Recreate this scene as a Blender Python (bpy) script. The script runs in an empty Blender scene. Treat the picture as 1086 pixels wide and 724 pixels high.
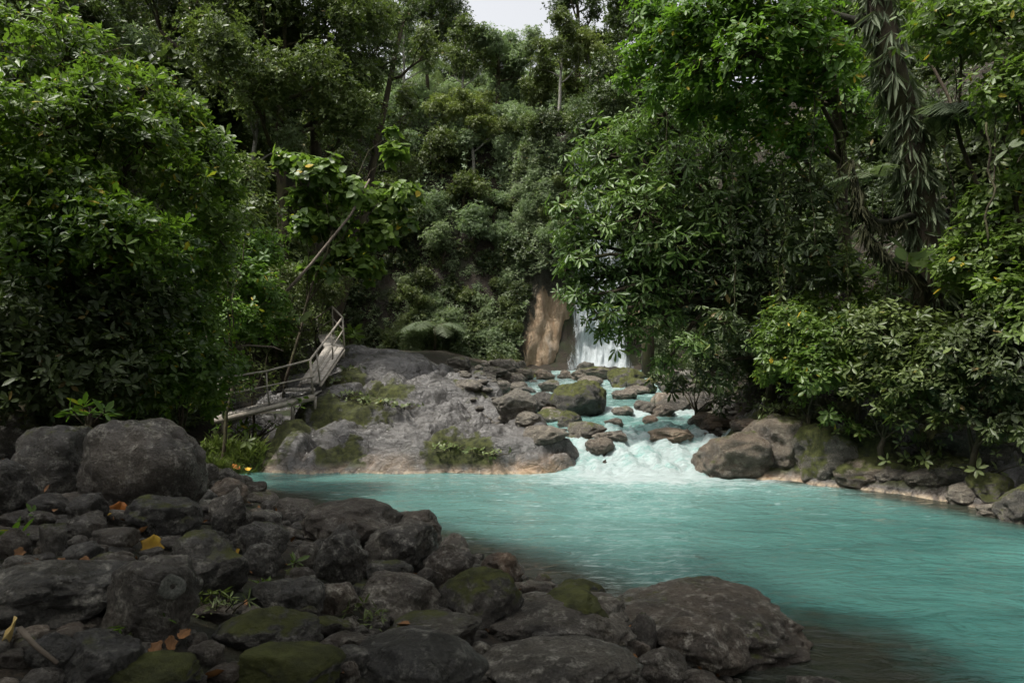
import bpy, bmesh, math, random
import numpy as np
from mathutils import Vector, Matrix

# ---------------------------------------------------------------- camera
F_PX, CX, CY, HOR = 724.0, 543.0, 362.0, 385.0
CAM_Z = 2.2
PITCH = math.atan((HOR - CY) / F_PX)
sc = bpy.context.scene
COL = sc.collection
cam_d = bpy.data.cameras.new('camera'); cam = bpy.data.objects.new('camera', cam_d); COL.objects.link(cam)
cam_d.sensor_width = 36; cam_d.lens = 24; cam_d.clip_end = 600; cam_d.clip_start = 0.05
cam.location = (0, 0, CAM_Z); cam.rotation_euler = (math.pi / 2 + PITCH, 0, 0)
sc.camera = cam
# ---------------------------------------------------------------- light
SUN_DIR = Vector((-0.38, -0.16, 0.90)).normalized()
SUN_EL = math.asin(SUN_DIR.z); SUN_ROT = math.atan2(SUN_DIR.x, SUN_DIR.y)
w = bpy.data.worlds.new('World'); sc.world = w; w.use_nodes = True
nt = w.node_tree; nt.nodes.clear()
sky = nt.nodes.new('ShaderNodeTexSky'); sky.sky_type = 'NISHITA'; sky.sun_disc = False
sky.sun_elevation = SUN_EL; sky.sun_rotation = SUN_ROT; sky.dust_density = 5.0; sky.air_density = 1.0; sky.ozone_density = 1.0
hs = nt.nodes.new('ShaderNodeHueSaturation'); hs.inputs['Saturation'].default_value = 0.14
bg = nt.nodes.new('ShaderNodeBackground'); bg.inputs['Strength'].default_value = 0.13
wo = nt.nodes.new('ShaderNodeOutputWorld')
nt.links.new(sky.outputs[0], hs.inputs['Color']); nt.links.new(hs.outputs[0], bg.inputs['Color']); nt.links.new(bg.outputs[0], wo.inputs['Surface'])
sd_ = bpy.data.lights.new('sun', 'SUN'); sun = bpy.data.objects.new('sun', sd_); COL.objects.link(sun)
sd_.energy = 2.4; sd_.angle = math.radians(4); sd_.color = (1.0, 0.96, 0.88)
sun.rotation_euler = SUN_DIR.to_track_quat('Z', 'Y').to_euler()
sc.view_settings.view_transform = 'Standard'; sc.view_settings.look = 'None'
sc.view_settings.exposure = 1.12; sc.view_settings.gamma = 1.0; sc.view_settings.use_curve_mapping = False
sc.render.engine = 'CYCLES'
cy = sc.cycles
cy.use_denoising = True
try: cy.denoiser = 'OPENIMAGEDENOISE'
except Exception: pass
cy.max_bounces = 5; cy.diffuse_bounces = 2; cy.glossy_bounces = 2; cy.transmission_bounces = 3; cy.transparent_max_bounces = 8; cy.volume_bounces = 0
cy.caustics_reflective = False; cy.caustics_refractive = False; cy.sample_clamp_indirect = 3.0
cy.use_adaptive_sampling = True; cy.adaptive_threshold = 0.02
HAZE_DENSITY = 0.0

# ---------------------------------------------------------------- picture <-> world
FWD = np.array([0, math.cos(PITCH), math.sin(PITCH)]); UPV = np.array([0, -math.sin(PITCH), math.cos(PITCH)])
def ray(u, v):
    return FWD + np.array([(u - CX) / F_PX, 0, 0]) + UPV * ((CY - v) / F_PX)
def P(u, v, y):
    d = ray(u, v); t = y / d[1]
    return np.array([0, 0, CAM_Z]) + d * t
def proj(p):
    q = np.asarray(p, float) - np.array([0, 0, CAM_Z]); z = q @ FWD
    return CX + F_PX * q[0] / z, CY - F_PX * (q @ UPV) / z, z
def lin(x, xs, ys): return np.interp(x, xs, ys)
def smooth(a, b, x):
    t = np.clip((x - a) / (b - a), 0, 1); return t * t * (3 - 2 * t)

# ---------------------------------------------------------------- noise
_rs = np.random.RandomState(7)
_perm = np.concatenate([_rs.permutation(256)] * 3).astype(np.int64)
_grad = _rs.normal(size=(256, 3)); _grad /= np.linalg.norm(_grad, axis=1)[:, None]
def pn(x, y, z=0.0):
    x, y, z = np.broadcast_arrays(np.asarray(x, float), np.asarray(y, float), np.asarray(z, float))
    xi, yi, zi = np.floor(x).astype(np.int64), np.floor(y).astype(np.int64), np.floor(z).astype(np.int64)
    xf, yf, zf = x - xi, y - yi, z - zi
    u, v, s = xf**3*(xf*(xf*6-15)+10), yf**3*(yf*(yf*6-15)+10), zf**3*(zf*(zf*6-15)+10)
    def g(i, j, k):
        h = _perm[_perm[_perm[(xi+i) & 255] + ((yi+j) & 255)] + ((zi+k) & 255)]
        G = _grad[h]; return G[..., 0]*(xf-i) + G[..., 1]*(yf-j) + G[..., 2]*(zf-k)
    a = g(0,0,0)*(1-u)+g(1,0,0)*u; b = g(0,1,0)*(1-u)+g(1,1,0)*u
    c = g(0,0,1)*(1-u)+g(1,0,1)*u; d = g(0,1,1)*(1-u)+g(1,1,1)*u
    return ((a*(1-v)+b*v)*(1-s) + (c*(1-v)+d*v)*s) * 1.6
def fbm(x, y, z=0.0, o=4, gain=0.5):
    r = 0; a = 1; f = 1
    for i in range(o):
        r = r + a * pn(x*f + 13.1*i, y*f + 7.7*i, z*f + 3.3*i); a *= gain; f *= 2.03
    return r
def billow(x, y, z=0.0, o=3, gain=0.5):
    r = 0; a = 1; f = 1
    for i in range(o):
        r = r + a * np.abs(pn(x*f + 5.1*i, y*f + 9.7*i, z*f + 2.3*i)); a *= gain; f *= 2.03
    return r

# ---------------------------------------------------------------- land form
def sdf_poly(x, y, poly):
    poly = np.asarray(poly, float); n = len(poly)
    d = np.full(x.shape, 1e18); inside = np.zeros(x.shape, bool)
    for i in range(n):
        ax, ay = poly[i]; bx, by = poly[(i+1) % n]
        ex, ey = bx-ax, by-ay; wx, wy = x-ax, y-ay
        t = np.clip((wx*ex+wy*ey)/(ex*ex+ey*ey), 0, 1)
        d = np.minimum(d, (wx-ex*t)**2 + (wy-ey*t)**2)
        c = ((ay > y) != (by > y))
        if by != ay: inside ^= c & (x < ex*(y-ay)/(by-ay) + ax)
    d = np.sqrt(d); return np.where(inside, -d, d)
WATER = [(-5.1,12.6),(-3.7,11.1),(-2.6,10.0),(-1.2,8.6),(0,7.4),(.9,6.3),(1.5,5.2),(1.9,4.0),(2.3,2),(2.5,-2),(2.2,-12),(9,-12),(8.8,4),(8.0,8),(7.3,9.6),
         (6.6,11.5),(5.6,12.6),(4.5,13.1),(4.0,14),(4.1,15),(4.6,17),(5.2,20),(5.2,24),(6.5,30),(7.6,36),(0.4,36),(0.8,30),(0.2,25),(-.2,21.5),
         (0.4,19),(.9,17),(1.5,15.6),(2.0,14.5),(1.6,13.6),(.6,13.25),(-1,13.45),(-3,13.4),(-5.2,13.6)]
VALLEY = [(-9,-14),(-7.8,2),(-7.0,7),(-7.8,11),(-7.6,14),(-6.9,17),(-6.0,20),(-5.6,24),(-7.5,28),(-9.5,37),(8.8,37),(7.2,28),(6.0,22),(5.4,17),(5.4,15.2),(7.0,13.8),
          (8.4,12.2),(9.2,9),(10.5,4),(10.3,-14)]
SLAB = [(-7.9,13.9),(-6.4,13.5),(-5.2,13.45),(-3,13.3),(-1,13.35),(0.6,13.15),(1.5,13.4),(1.9,14.2),(1.3,15.4),(0.8,16.6),(0.3,18.5),(-0.4,20.6),(-2,22.6),(-5,23.2),(-7.5,22),(-8.4,17)]
RBANK = [(3.95,14.2),(4.4,13.25),(5.6,12.4),(6.6,11.4),(7.3,9.9),(8.0,8),(8.8,4),(11,3),(11,13),(8.6,15.8),(6.2,16.6),(4.9,16.2)]
def zwater(y): return lin(y, [-50, 13.3, 13.7, 14.3, 15.0, 16.5, 18.6, 19.0, 22, 27, 36, 60], [0, 0, .10, .36, .52, .64, .78, .98, 1.12, 1.4, 1.8, 1.8])
def ground_h(x, y):
    x = np.asarray(x, float); y = np.asarray(y, float)
    s = sdf_poly(x, y, WATER); v = sdf_poly(x, y, VALLEY)
    zw = zwater(y)
    z = zw + np.where(s > 0, 0.27*np.minimum(s, 4), -np.minimum(0.45*(-s), 0.8))
    shade_shoal = np.exp(-(np.abs((x-2.2)/1.3)**3 + np.abs((y-4.9)/1.4)**3))   # shallow bed, shaped to darken the water where the canopy shadow falls
    z = np.where(s > 0, z, np.maximum(z, -.62 + .54*shade_shoal + .10*fbm(x*2.2, y*2.2, 6., 4)*smooth(.1, .5, shade_shoal)))
    z = z + 0.06*fbm(x*.9, y*.9, 3.0)*np.clip(s+.5, 0, 1)
    d = np.maximum(v, 0)
    back = smooth(33, 38, y)
    steep = 1.15*(1-back) + 3.2*back; D1 = 9*(1-back) + 4.2*back
    hill = steep*np.minimum(d, D1) + 0.42*np.clip(d-D1, 0, 45)
    hill = hill - 0.0*d + smooth(0, 6, d)*(1.6*fbm(x*.13, y*.13, 1.0))
    hill = np.where(y < 2, hill*0.8, hill)
    z = z - .9*smooth(-.1, .6, -sdf_poly(x, y, SLAB)) - .6*smooth(0, .6, -sdf_poly(x, y, RBANK))
    return z + np.maximum(hill, 0)*smooth(0, .8, d+.3)
def slab_h(x, y):
    x = np.asarray(x, float); y = np.asarray(y, float)
    d = -sdf_poly(x, y, SLAB) + .25*pn(x*.9, y*.9, 4.)
    T = .05 + .34*np.clip(y-13.5, 0, 7) - .13*np.clip(x+3.6, 0, 8)*smooth(14.5, 19, y) - .10*np.clip(-x-4.6, 0, 4)*smooth(14,16,y)*(1-smooth(17,19,y))
    T = T - .30*np.clip(y-20.7+1.4*smooth(-3.5, -1.5, x), 0, 5)
    wx = x + .5*fbm(x*.5, y*.5, 9., 2); wy = y + .5*fbm(x*.5, y*.5, 19., 2)
    a = .45; px, py = wx*math.cos(a)+wy*math.sin(a), -wx*math.sin(a)+wy*math.cos(a)
    L = 1.3*(np.abs(pn(px*.35, py*.75, 2.)) - .22) + .62*(np.abs(pn(px*.8, py*1.7, 5.)) - .2) + .16*np.abs(pn(px*2.0, py*3.9, 7.)) + .07*np.abs(pn(px*5.5, py*10, 8.)) + .03*fbm(x*9, y*9, 1., 3)
    stp = .12*np.floor((T+L*.7)*2.6 + .4*pn(x, y, 30.)) / 2.6
    z = T*.9 + L*.95 + stp + .14 - .5*smooth(-4.7, -5.6, x)*smooth(14.2, 15.2, y)
    cap = T*.9 + .42; z = np.where(z > cap, cap + .25*(z-cap), z) - .35*smooth(-5.0, -5.8, x)*smooth(14.2, 15, y)
    return np.where(d > -.35, (z+.5)*smooth(-.15, .75, d) - .5, -.5) 
def rbank_h(x, y):
    x = np.asarray(x, float); y = np.asarray(y, float)
    d = -sdf_poly(x, y, RBANK) + .3*pn(x*1.1, y*1.1, 44.)
    T = .62*smooth(-.1, .7, d) + .55*smooth(.5, 1.8, d) + .4*np.clip(d-1.6, 0, 4)
    T = T*lin(y, [3, 9.5, 11.5, 13], [.5, .55, .75, 1.0])
    L = .9*(np.abs(pn(x*.6+.3*y, y*.8, 12.))-.2) + .4*np.abs(pn(x*1.6, y*1.6, 15.)) + .26*np.abs(pn(x*3.3, y*3.3, 17.)) + .13*fbm(x*6, y*6, 5., 4, .6)
    return np.where(d > -.4, (T + L*smooth(-.2, .7, d)*.8 + .3)*smooth(-.35, .25, d) - .3, -.5)
def H(x, y): return np.maximum(np.maximum(ground_h(x, y), slab_h(x, y)), rbank_h(x, y))
def Hs(x, y): return float(H(np.array([x]), np.array([y]))[0])
_T = np.concatenate([np.arange(1.5, 20, .03), np.arange(20, 90, .15)])
_gA = (np.arange(-12, 12, .08), np.arange(0, 25, .08)); _gB = (np.arange(-45, 45, .5), np.arange(-2, 92, .5))
def _mkgrid(g):
    X, Y = np.meshgrid(*g); return H(X, Y)
_hA, _hB = _mkgrid(_gA), _mkgrid(_gB)
def _bil(g, h, x, y):
    sx, sy = g[0][1]-g[0][0], g[1][1]-g[1][0]; fx = np.clip((x-g[0][0])/sx, 0, len(g[0])-1.001); fy = np.clip((y-g[1][0])/sy, 0, len(g[1])-1.001)
    i, j = fx.astype(int), fy.astype(int); a, b = fx-i, fy-j
    return (h[j, i]*(1-a)+h[j, i+1]*a)*(1-b) + (h[j+1, i]*(1-a)+h[j+1, i+1]*a)*b
def Hq(x, y):
    fine = (np.abs(x) < 11.8) & (y > .1) & (y < 24.8); return np.where(fine, _bil(_gA, _hA, x, y), _bil(_gB, _hB, x, y))
def ghit(u, v, zmin=None):
    d = ray(u, v); p = np.array([0, 0, CAM_Z]) + _T[:, None]*d[None, :]
    h = Hq(p[:, 0], p[:, 1]); h = np.maximum(h, zwater(p[:, 1])) if zmin is None else np.maximum(h, zmin)
    k = np.where(p[:, 2] < h)[0]
    return p[k[0]] if len(k) else p[-1]

# ---------------------------------------------------------------- object helpers
def tag(o, label=None, cat=None, group=None, kind=None):
    if label: o['label'] = label
    if cat: o['category'] = cat
    if group: o['group'] = group
    if kind: o['kind'] = kind
    return o
def mk_mesh(name, V, Fs, mat=None, smooth_=True, attrs=None):
    """Fs: array (n,3|4) or list of such"""
    me = bpy.data.meshes.new(name)
    V = np.ascontiguousarray(V, dtype=np.float32)
    if not isinstance(Fs, (list, tuple)): Fs = [Fs]
    Fs = [np.asarray(f, dtype=np.int32) for f in Fs if len(f)]
    nl = sum(f.size for f in Fs); npoly = sum(len(f) for f in Fs)
    me.vertices.add(len(V)); me.vertices.foreach_set('co', V.ravel())
    me.loops.add(nl); me.loops.foreach_set('vertex_index', np.concatenate([f.ravel() for f in Fs]))
    me.polygons.add(npoly)
    tot = np.concatenate([np.full(len(f), f.shape[1], np.int32) for f in Fs])
    st = np.concatenate([[0], np.cumsum(tot)[:-1]]).astype(np.int32)
    me.polygons.foreach_set('loop_start', st)
    try: me.polygons.foreach_set('loop_total', tot)
    except Exception: pass
    me.update(calc_edges=True)
    if smooth_: me.polygons.foreach_set('use_smooth', np.ones(npoly, bool))
    for k, a in (attrs or {}).items():
        at = me.attributes.new(k, 'FLOAT', 'POINT'); at.data.foreach_set('value', np.asarray(a, np.float32))
    if mat: me.materials.append(mat)
    me.validate(); return me
def obj(name, me, parent=None, loc=(0, 0, 0)):
    o = bpy.data.objects.new(name, me); COL.objects.link(o); o.location = loc
    if parent: o.parent = parent
    return o
def empty(name, loc=(0, 0, 0), rz=0):
    o = bpy.data.objects.new(name, None); COL.objects.link(o); o.location = loc; o.rotation_euler = (0, 0, rz); o.empty_display_size = .1
    return o
class MB:
    def __init__(s): s.V = []; s.F4 = []; s.F3 = []; s.n = 0
    def add(s, V, F):
        V = np.asarray(V, float); F = np.asarray(F, int)
        (s.F4 if F.shape[1] == 4 else s.F3).append(F + s.n); s.V.append(V); s.n += len(V)
    def tube(s, pts, rad, seg=8, cap=True):
        pts = np.asarray(pts, float); n = len(pts); rad = np.broadcast_to(np.asarray(rad, float), (n,))
        t = np.gradient(pts, axis=0); t /= np.linalg.norm(t, axis=1)[:, None] + 1e-9
        ref = np.array([0, 0, 1.]) if abs(t[0, 2]) < .9 else np.array([1., 0, 0])
        u = np.cross(t[0], ref); u /= np.linalg.norm(u); U = []
        for i in range(n):
            u = u - t[i]*(u @ t[i]); u /= np.linalg.norm(u)+1e-9; U.append(u.copy())
        U = np.array(U); W = np.cross(t, U); a = np.arange(seg)*2*math.pi/seg
        V = pts[:, None] + rad[:, None, None]*(np.cos(a)[None, :, None]*U[:, None] + np.sin(a)[None, :, None]*W[:, None])
        i, j = np.meshgrid(np.arange(n-1), np.arange(seg), indexing='ij')
        F = np.stack([i*seg+j, i*seg+(j+1) % seg, (i+1)*seg+(j+1) % seg, (i+1)*seg+j], -1).reshape(-1, 4)
        base = s.n; s.add(V.reshape(-1, 3), F)
        if cap:
            s.add([pts[0], pts[-1]], np.zeros((0, 3), int))
            c0, c1 = s.n-2, s.n-1; k = np.arange(seg)
            s.F3.append(np.stack([np.full(seg, c0), base+(k+1) % seg, base+k], 1))
            s.F3.append(np.stack([np.full(seg, c1), base+(n-1)*seg+k, base+(n-1)*seg+(k+1) % seg], 1))
    def box8(s, C):   # 8 corners: bottom 4 ccw, top 4 ccw
        s.add(C, [(3,2,1,0),(4,5,6,7),(0,1,5,4),(1,2,6,5),(2,3,7,6),(3,0,4,7)])
    def slabq(s, q, th):  # quad q (4 pts) thickness downwards
        q = np.asarray(q, float); b = q - np.array([0, 0, th]); s.box8(np.vstack([b, q]))
    def mesh(s, name, mat, smooth_=True):
        Fs = []
        if s.F4: Fs.append(np.concatenate(s.F4))
        if s.F3: Fs.append(np.concatenate(s.F3))
        return mk_mesh(name, np.concatenate(s.V), Fs, mat, smooth_)
def grid(xs, ys, f):
    X, Y = np.meshgrid(xs, ys); Z = f(X, Y); nx, ny = len(xs), len(ys)
    i, j = np.meshgrid(np.arange(ny-1), np.arange(nx-1), indexing='ij')
    Fq = np.stack([i*nx+j, i*nx+j+1, (i+1)*nx+j+1, (i+1)*nx+j], -1).reshape(-1, 4)
    return np.stack([X, Y, Z], -1).reshape(-1, 3), Fq
def prune(V, Fq, keepv, *att):
    kf = keepv[Fq].all(1); Fq = Fq[kf]; used = np.unique(Fq); m = np.full(len(V), -1); m[used] = np.arange(len(used))
    return (V[used], m[Fq]) + tuple(a[used] for a in att)

# ---------------------------------------------------------------- materials
class N:
    def __init__(s, name):
        s.m = bpy.data.materials.new(name); s.m.use_nodes = True; s.t = s.m.node_tree; s.t.nodes.clear()
        s.out = s.t.nodes.new('ShaderNodeOutputMaterial')
    def n(s, typ, **kw):
        nd = s.t.nodes.new('ShaderNode'+typ)
        for k, v in kw.items():
            if k.startswith('_'): setattr(nd, k[1:], v)
            else: s.set(nd, k.replace('0_', ''), v)
        return nd
    def set(s, nd, k, v):
        key = int(k[1:]) if k[0] == 'i' and k[1:].isdigit() else k
        i = nd.inputs[key]
        if isinstance(v, bpy.types.NodeSocket): s.t.links.new(v, i)
        elif isinstance(v, bpy.types.Node): s.t.links.new(v.outputs[0], i)
        else: i.default_value = v
    def noise(s, scale, detail=4, rough=.55, vec=None, dist=0.0):
        nd = s.n('TexNoise', Scale=scale, Detail=detail, Roughness=rough, Distortion=dist)
        if vec is not None: s.set(nd, 'Vector', vec)
        return nd.outputs[0]
    def ramp(s, fac, stops, interp='LINEAR'):
        nd = s.n('ValToRGB'); cr = nd.color_ramp; cr.interpolation = interp
        while len(cr.elements) < len(stops): cr.elements.new(.5)
        for e, (p, c) in zip(cr.elements, stops):
            e.position = p; e.color = (*c, 1) if isinstance(c, tuple) else (c, c, c, 1)
        s.set(nd, 'Fac', fac); return nd.outputs[0]
    def math(s, op, a, b=None, clamp=False):
        nd = s.n('Math', _operation=op, _use_clamp=clamp); s.set(nd, 'i0', a)
        if b is not None: s.set(nd, 'i1', b)
        return nd.outputs[0]
    def mr(s, v, a, b, c=0., d=1.):
        nd = s.n('MapRange', i0=v, i1=a, i2=b, i3=c, i4=d); nd.clamp = True; return nd.outputs[0]
    def mix(s, f, a, b, blend='MIX'):
        nd = s.t.nodes.new('ShaderNodeMix'); nd.data_type = 'RGBA'; nd.blend_type = blend
        for k, v in ((0, f), (6, a), (7, b)):
            if isinstance(v, bpy.types.NodeSocket): s.t.links.new(v, nd.inputs[k])
            else: nd.inputs[k].default_value = (*v, 1) if isinstance(v, tuple) else v
        return nd.outputs[2]
    def pos(s): return s.n('NewGeometry').outputs['Position']
    def scaled(s, vec, x, y, z):
        nd = s.n('Mapping'); s.set(nd, 'Vector', vec); nd.inputs['Scale'].default_value = (x, y, z); return nd.outputs[0]
    def bump(s, h, strength, dist, normal=None):
        nd = s.n('Bump', Strength=strength, Distance=dist, Height=h)
        if normal is not None: s.set(nd, 'Normal', normal)
        return nd.outputs[0]
    def attr(s, name): return s.n('Attribute', _attribute_name=name).outputs['Fac']
    def bsdf(s, col, rough=.6, normal=None, spec=.5):
        nd = s.n('BsdfPrincipled'); s.set(nd, 'Base Color', col if not isinstance(col, tuple) else (*col, 1)); s.set(nd, 'Roughness', rough)
        nd.inputs['Specular IOR Level'].default_value = spec
        if normal is not None: s.set(nd, 'Normal', normal)
        return nd
    def done(s, sh): s.t.links.new(sh.outputs[0] if isinstance(sh, bpy.types.Node) else sh, s.out.inputs['Surface']); return s.m

def rock_mat(name, dark, mid, pale, mossy=(.055, .060, .014), shine=.38):
    """tone, moss amount and warmth come from the object's colour"""
    m = N(name); p = m.pos(); oi = m.n('ObjectInfo'); sep = m.n('SeparateColor', Color=oi.outputs['Color'])
    moss_a, tone, warm = sep.outputs[0], sep.outputs[1], sep.outputs[2]
    n1 = m.noise(2.3, 6, .6, p); n2 = m.noise(11, 8, .65, p); n3 = m.noise(60, 5, .7, p)
    c = m.mix(m.mr(n1, .32, .68), dark, mid); c = m.mix(m.mr(n2, .52, .64, 0, .8), c, pale)
    c = m.mix(m.mr(n3, .40, .60, .75, 0.), c, tuple(x*.35 for x in dark))
    # lichen spots
    vo = m.n('TexVoronoi', _feature='F1', Scale=14.0, Vector=p, Randomness=1.0)
    spot = m.math('MULTIPLY', m.mr(vo.outputs['Distance'], .12, .2, 1, 0), m.mr(m.noise(3.1, 3, .5, p), .55, .65))
    spot = m.math('MULTIPLY', spot, m.mr(n3, .4, .55, .3, 1.))
    c = m.mix(m.math('MULTIPLY', spot, .55), c, (.22, .22, .18))
    vein = m.n('TexVoronoi', _feature='DISTANCE_TO_EDGE', Scale=3.1, Randomness=1.0)
    m.set(vein, 'Vector', m.n('VectorMath', i0=p, i1=m.n('VectorMath', _operation='SCALE', i0=m.n('TexNoise', Vector=p, Scale=3., Detail=4.).outputs[1], Scale=.5).outputs[0]).outputs[0])
    crack = m.mr(vein.outputs['Distance'], .0, .03, 1, 0)
    c = m.mix(m.math('MULTIPLY', warm, m.mr(n1, .3, .6, .1, .6)), c, m.mix(n2, (.12, .055, .022), (.24, .15, .08)))
    c = m.mix(1.0, c, m.mix(tone, (.45, .45, .45), (2.3, 2.25, 2.1)), 'MULTIPLY')
    nz = m.n('SeparateXYZ', Vector=m.n('NewGeometry').outputs['Normal']).outputs[2]
    mm = m.math('ADD', m.math('MULTIPLY', nz, .33), m.math('ADD', m.math('MULTIPLY', m.noise(2.1, 5, .65, p), 1.1), m.math('MULTIPLY', m.noise(18, 4, .6, p), .35)))
    thr = m.mr(moss_a, 0, 1, 1.45, .62)
    mask = m.mr(m.math('SUBTRACT', mm, thr), 0, .13)
    mc = m.mix(m.mr(m.noise(9, 5, .6, p), .3, .7), tuple(x*.45 for x in mossy), tuple(x*2.0 for x in mossy))
    c2 = m.mix(mask, c, mc)
    rough = m.mr(m.noise(5, 4, .6, p), .3, .7, shine-.17, shine+.2)
    rough = m.mix(mask, rough, (.95, .95, .95))
    h = m.math('ADD', m.math('MULTIPLY', m.noise(7, 8, .7, p), 1.0), m.math('MULTIPLY', m.noise(30, 8, .8, p), .7))
    h = m.math('SUBTRACT', h, m.math('MULTIPLY', crack, .10))
    nb = m.bump(h, 1.0, .075)
    mb = m.bump(m.noise(160, 3, .7, p), 1.0, .02, nb)
    nrm = m.n('Mix', _data_type='VECTOR'); m.set(nrm, 'i0', mask); m.t.links.new(nb, nrm.inputs[4]); m.t.links.new(mb, nrm.inputs[5])
    return m.done(m.bsdf(c2, rough, nrm.outputs[1], .45))
M = {}
M['rock'] = rock_mat('river_rock', (.032, .0305, .028), (.132, .126, .114), (.36, .35, .32))
M['wetrock'] = rock_mat('stream_rock', (.06, .055, .048), (.16, .15, .13), (.28, .26, .22), shine=.35)

def slab_mat():
    m = N('bedrock'); p = m.pos(); z = m.n('SeparateXYZ', Vector=p).outputs[2]
    q = m.scaled(p, 1, 2.2, 1)
    n1 = m.noise(.9, 7, .62, q, .6); n2 = m.noise(6, 8, .65, p, .1); n3 = m.noise(40, 5, .7, p)
    c = m.mix(m.mr(n1, .3, .7), (.028, .026, .024), (.105, .100, .093)); c = m.mix(m.mr(n2, .48, .7, 0, .7), c, (.18, .173, .162))
    c = m.mix(m.mr(n3, .4, .6, .5, 0.), c, (.05, .045, .04))
    pt = m.n('NewGeometry').outputs['Pointiness']; c = m.mix(m.mr(pt, .40, .49, .85, 0), c, (.020, .018, .014)); c = m.mix(m.mr(pt, .51, .58, 0, .25), c, (.26, .25, .24))  # creases darkened for algae and shade, crests painted pale as highlights
    ck = m.n('TexVoronoi', _feature='DISTANCE_TO_EDGE', Scale=1.15, Randomness=1.0); m.set(ck, 'Vector', m.n('VectorMath', i0=q, i1=m.n('VectorMath', _operation='SCALE', i0=m.n('TexNoise', Vector=q, Scale=2.2, Detail=6.).outputs[1], Scale=1.1).outputs[0]).outputs[0])
    ckm = m.mr(ck.outputs['Distance'], 0, .055, 1, 0); c = m.mix(m.math('MULTIPLY', ckm, .35), c, (.022, .020, .016))
    wet = m.mr(z, .02, .42, 1, 0); wn = m.mr(m.noise(1.6, 5, .6, p), .38, .6)
    x = m.n('SeparateXYZ', Vector=p).outputs[0]
    c = m.mix(m.math('MULTIPLY', m.math('MULTIPLY', wet, wn), m.math('MULTIPLY', m.mr(x, -2.5, .5, .35, .95), m.mr(x, 4.4, 6.0, 1, .12))), c, m.mix(n2, (.26, .13, .055), (.50, .36, .22)))
    c = m.mix(m.math('MULTIPLY', m.mr(z, .0, .07, .8, 0), m.mr(n2, .42, .55)), c, (.42, .33, .22))
    nz = m.n('SeparateXYZ', Vector=m.n('NewGeometry').outputs['Normal']).outputs[2]
    mk = m.attr('moss'); mm = m.math('ADD', mk, m.math('MULTIPLY', m.math('SUBTRACT', m.noise(4.5, 6, .65, p), .5), 1.3))
    mask = m.math('MULTIPLY', m.mr(mm, .42, .58), m.mr(z, .08, .2))
    mc = m.mix(m.mr(m.noise(8, 5, .65, p), .35, .65), (.018, .020, .006), (.085, .095, .022))
    c = m.mix(mask, c, mc)
    rough = m.mix(mask, m.mr(m.noise(2.6, 5, .6, q),   .35, .65, .10, .40), (.95, .95, .95))
    h = m.math('SUBTRACT', m.math('ADD', m.noise(2.6, 9, .66, m.scaled(p, 1, 1.4, 1.6), .1), m.math('MULTIPLY', m.noise(26, 6, .7, p), .20)), m.math('MULTIPLY', ckm, .12))
    nb = m.bump(h, .9, .10)
    return m.done(m.bsdf(c, rough, m.bump(m.math('MULTIPLY', mask, m.noise(90, 3, .7, p)), .9, .04, nb), .5))
M['slab'] = slab_mat()

def soil_mat():
    m = N('forest_floor'); p = m.pos()
    n1 = m.noise(1.3, 7, .65, p); n2 = m.noise(14, 6, .7, p)
    c = m.mix(m.mr(n1, .35, .65), (.010, .008, .005), (.030, .023, .015)); c = m.mix(m.mr(n2, .5, .7, 0, .6), c, (.08, .058, .034))
    c = m.mix(m.mr(m.noise(.7, 6, .6, p), .5, .64, 0, .8), c, (.020, .030, .008))
    return m.done(m.bsdf(c, m.mr(n2, .3, .7, .6, .95), m.bump(m.math('ADD', n1, m.math('MULTIPLY', n2, .6)), .9, .12), .3))
M['soil'] = soil_mat()

def cliff_mat():
    m = N('cliff_rock'); p = m.pos(); q = m.scaled(p, 1, 1, .22); z = m.n('SeparateXYZ', Vector=p)
    n1 = m.noise(1.1, 6, .6, q, .6); n2 = m.noise(5, 7, .65, q); n3 = m.noise(16, 5, .7, p)
    org = m.mix(m.mr(n2, .35, .65), (.40, .26, .15), (.66, .50, .34)); org = m.mix(m.mr(n1, .55, .7), org, (.58, .50, .40))
    drk = m.mix(m.mr(n3, .35, .65), (.030, .032, .020), (.12, .11, .08))
    stain = m.attr('stain')
    f = m.mr(m.math('ADD', stain, m.math('MULTIPLY', m.math('SUBTRACT', m.noise(2.2, 7, .68, m.scaled(p, 1, 1, .45), .8), .5), 1.9)), .4, .62)
    c = m.mix(f, drk, org); c = m.mix(m.mr(n3, .52, .7, 0, .35), c, (.05, .035, .02))
    return m.done(m.bsdf(c, .5, m.bump(m.math('ADD', n2, m.math('MULTIPLY', m.noise(7, 9, .75, m.scaled(p, 1, 1, .6), .5), 1.0)), 1.0, .4), .4))
M['cliff'] = cliff_mat()

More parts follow.
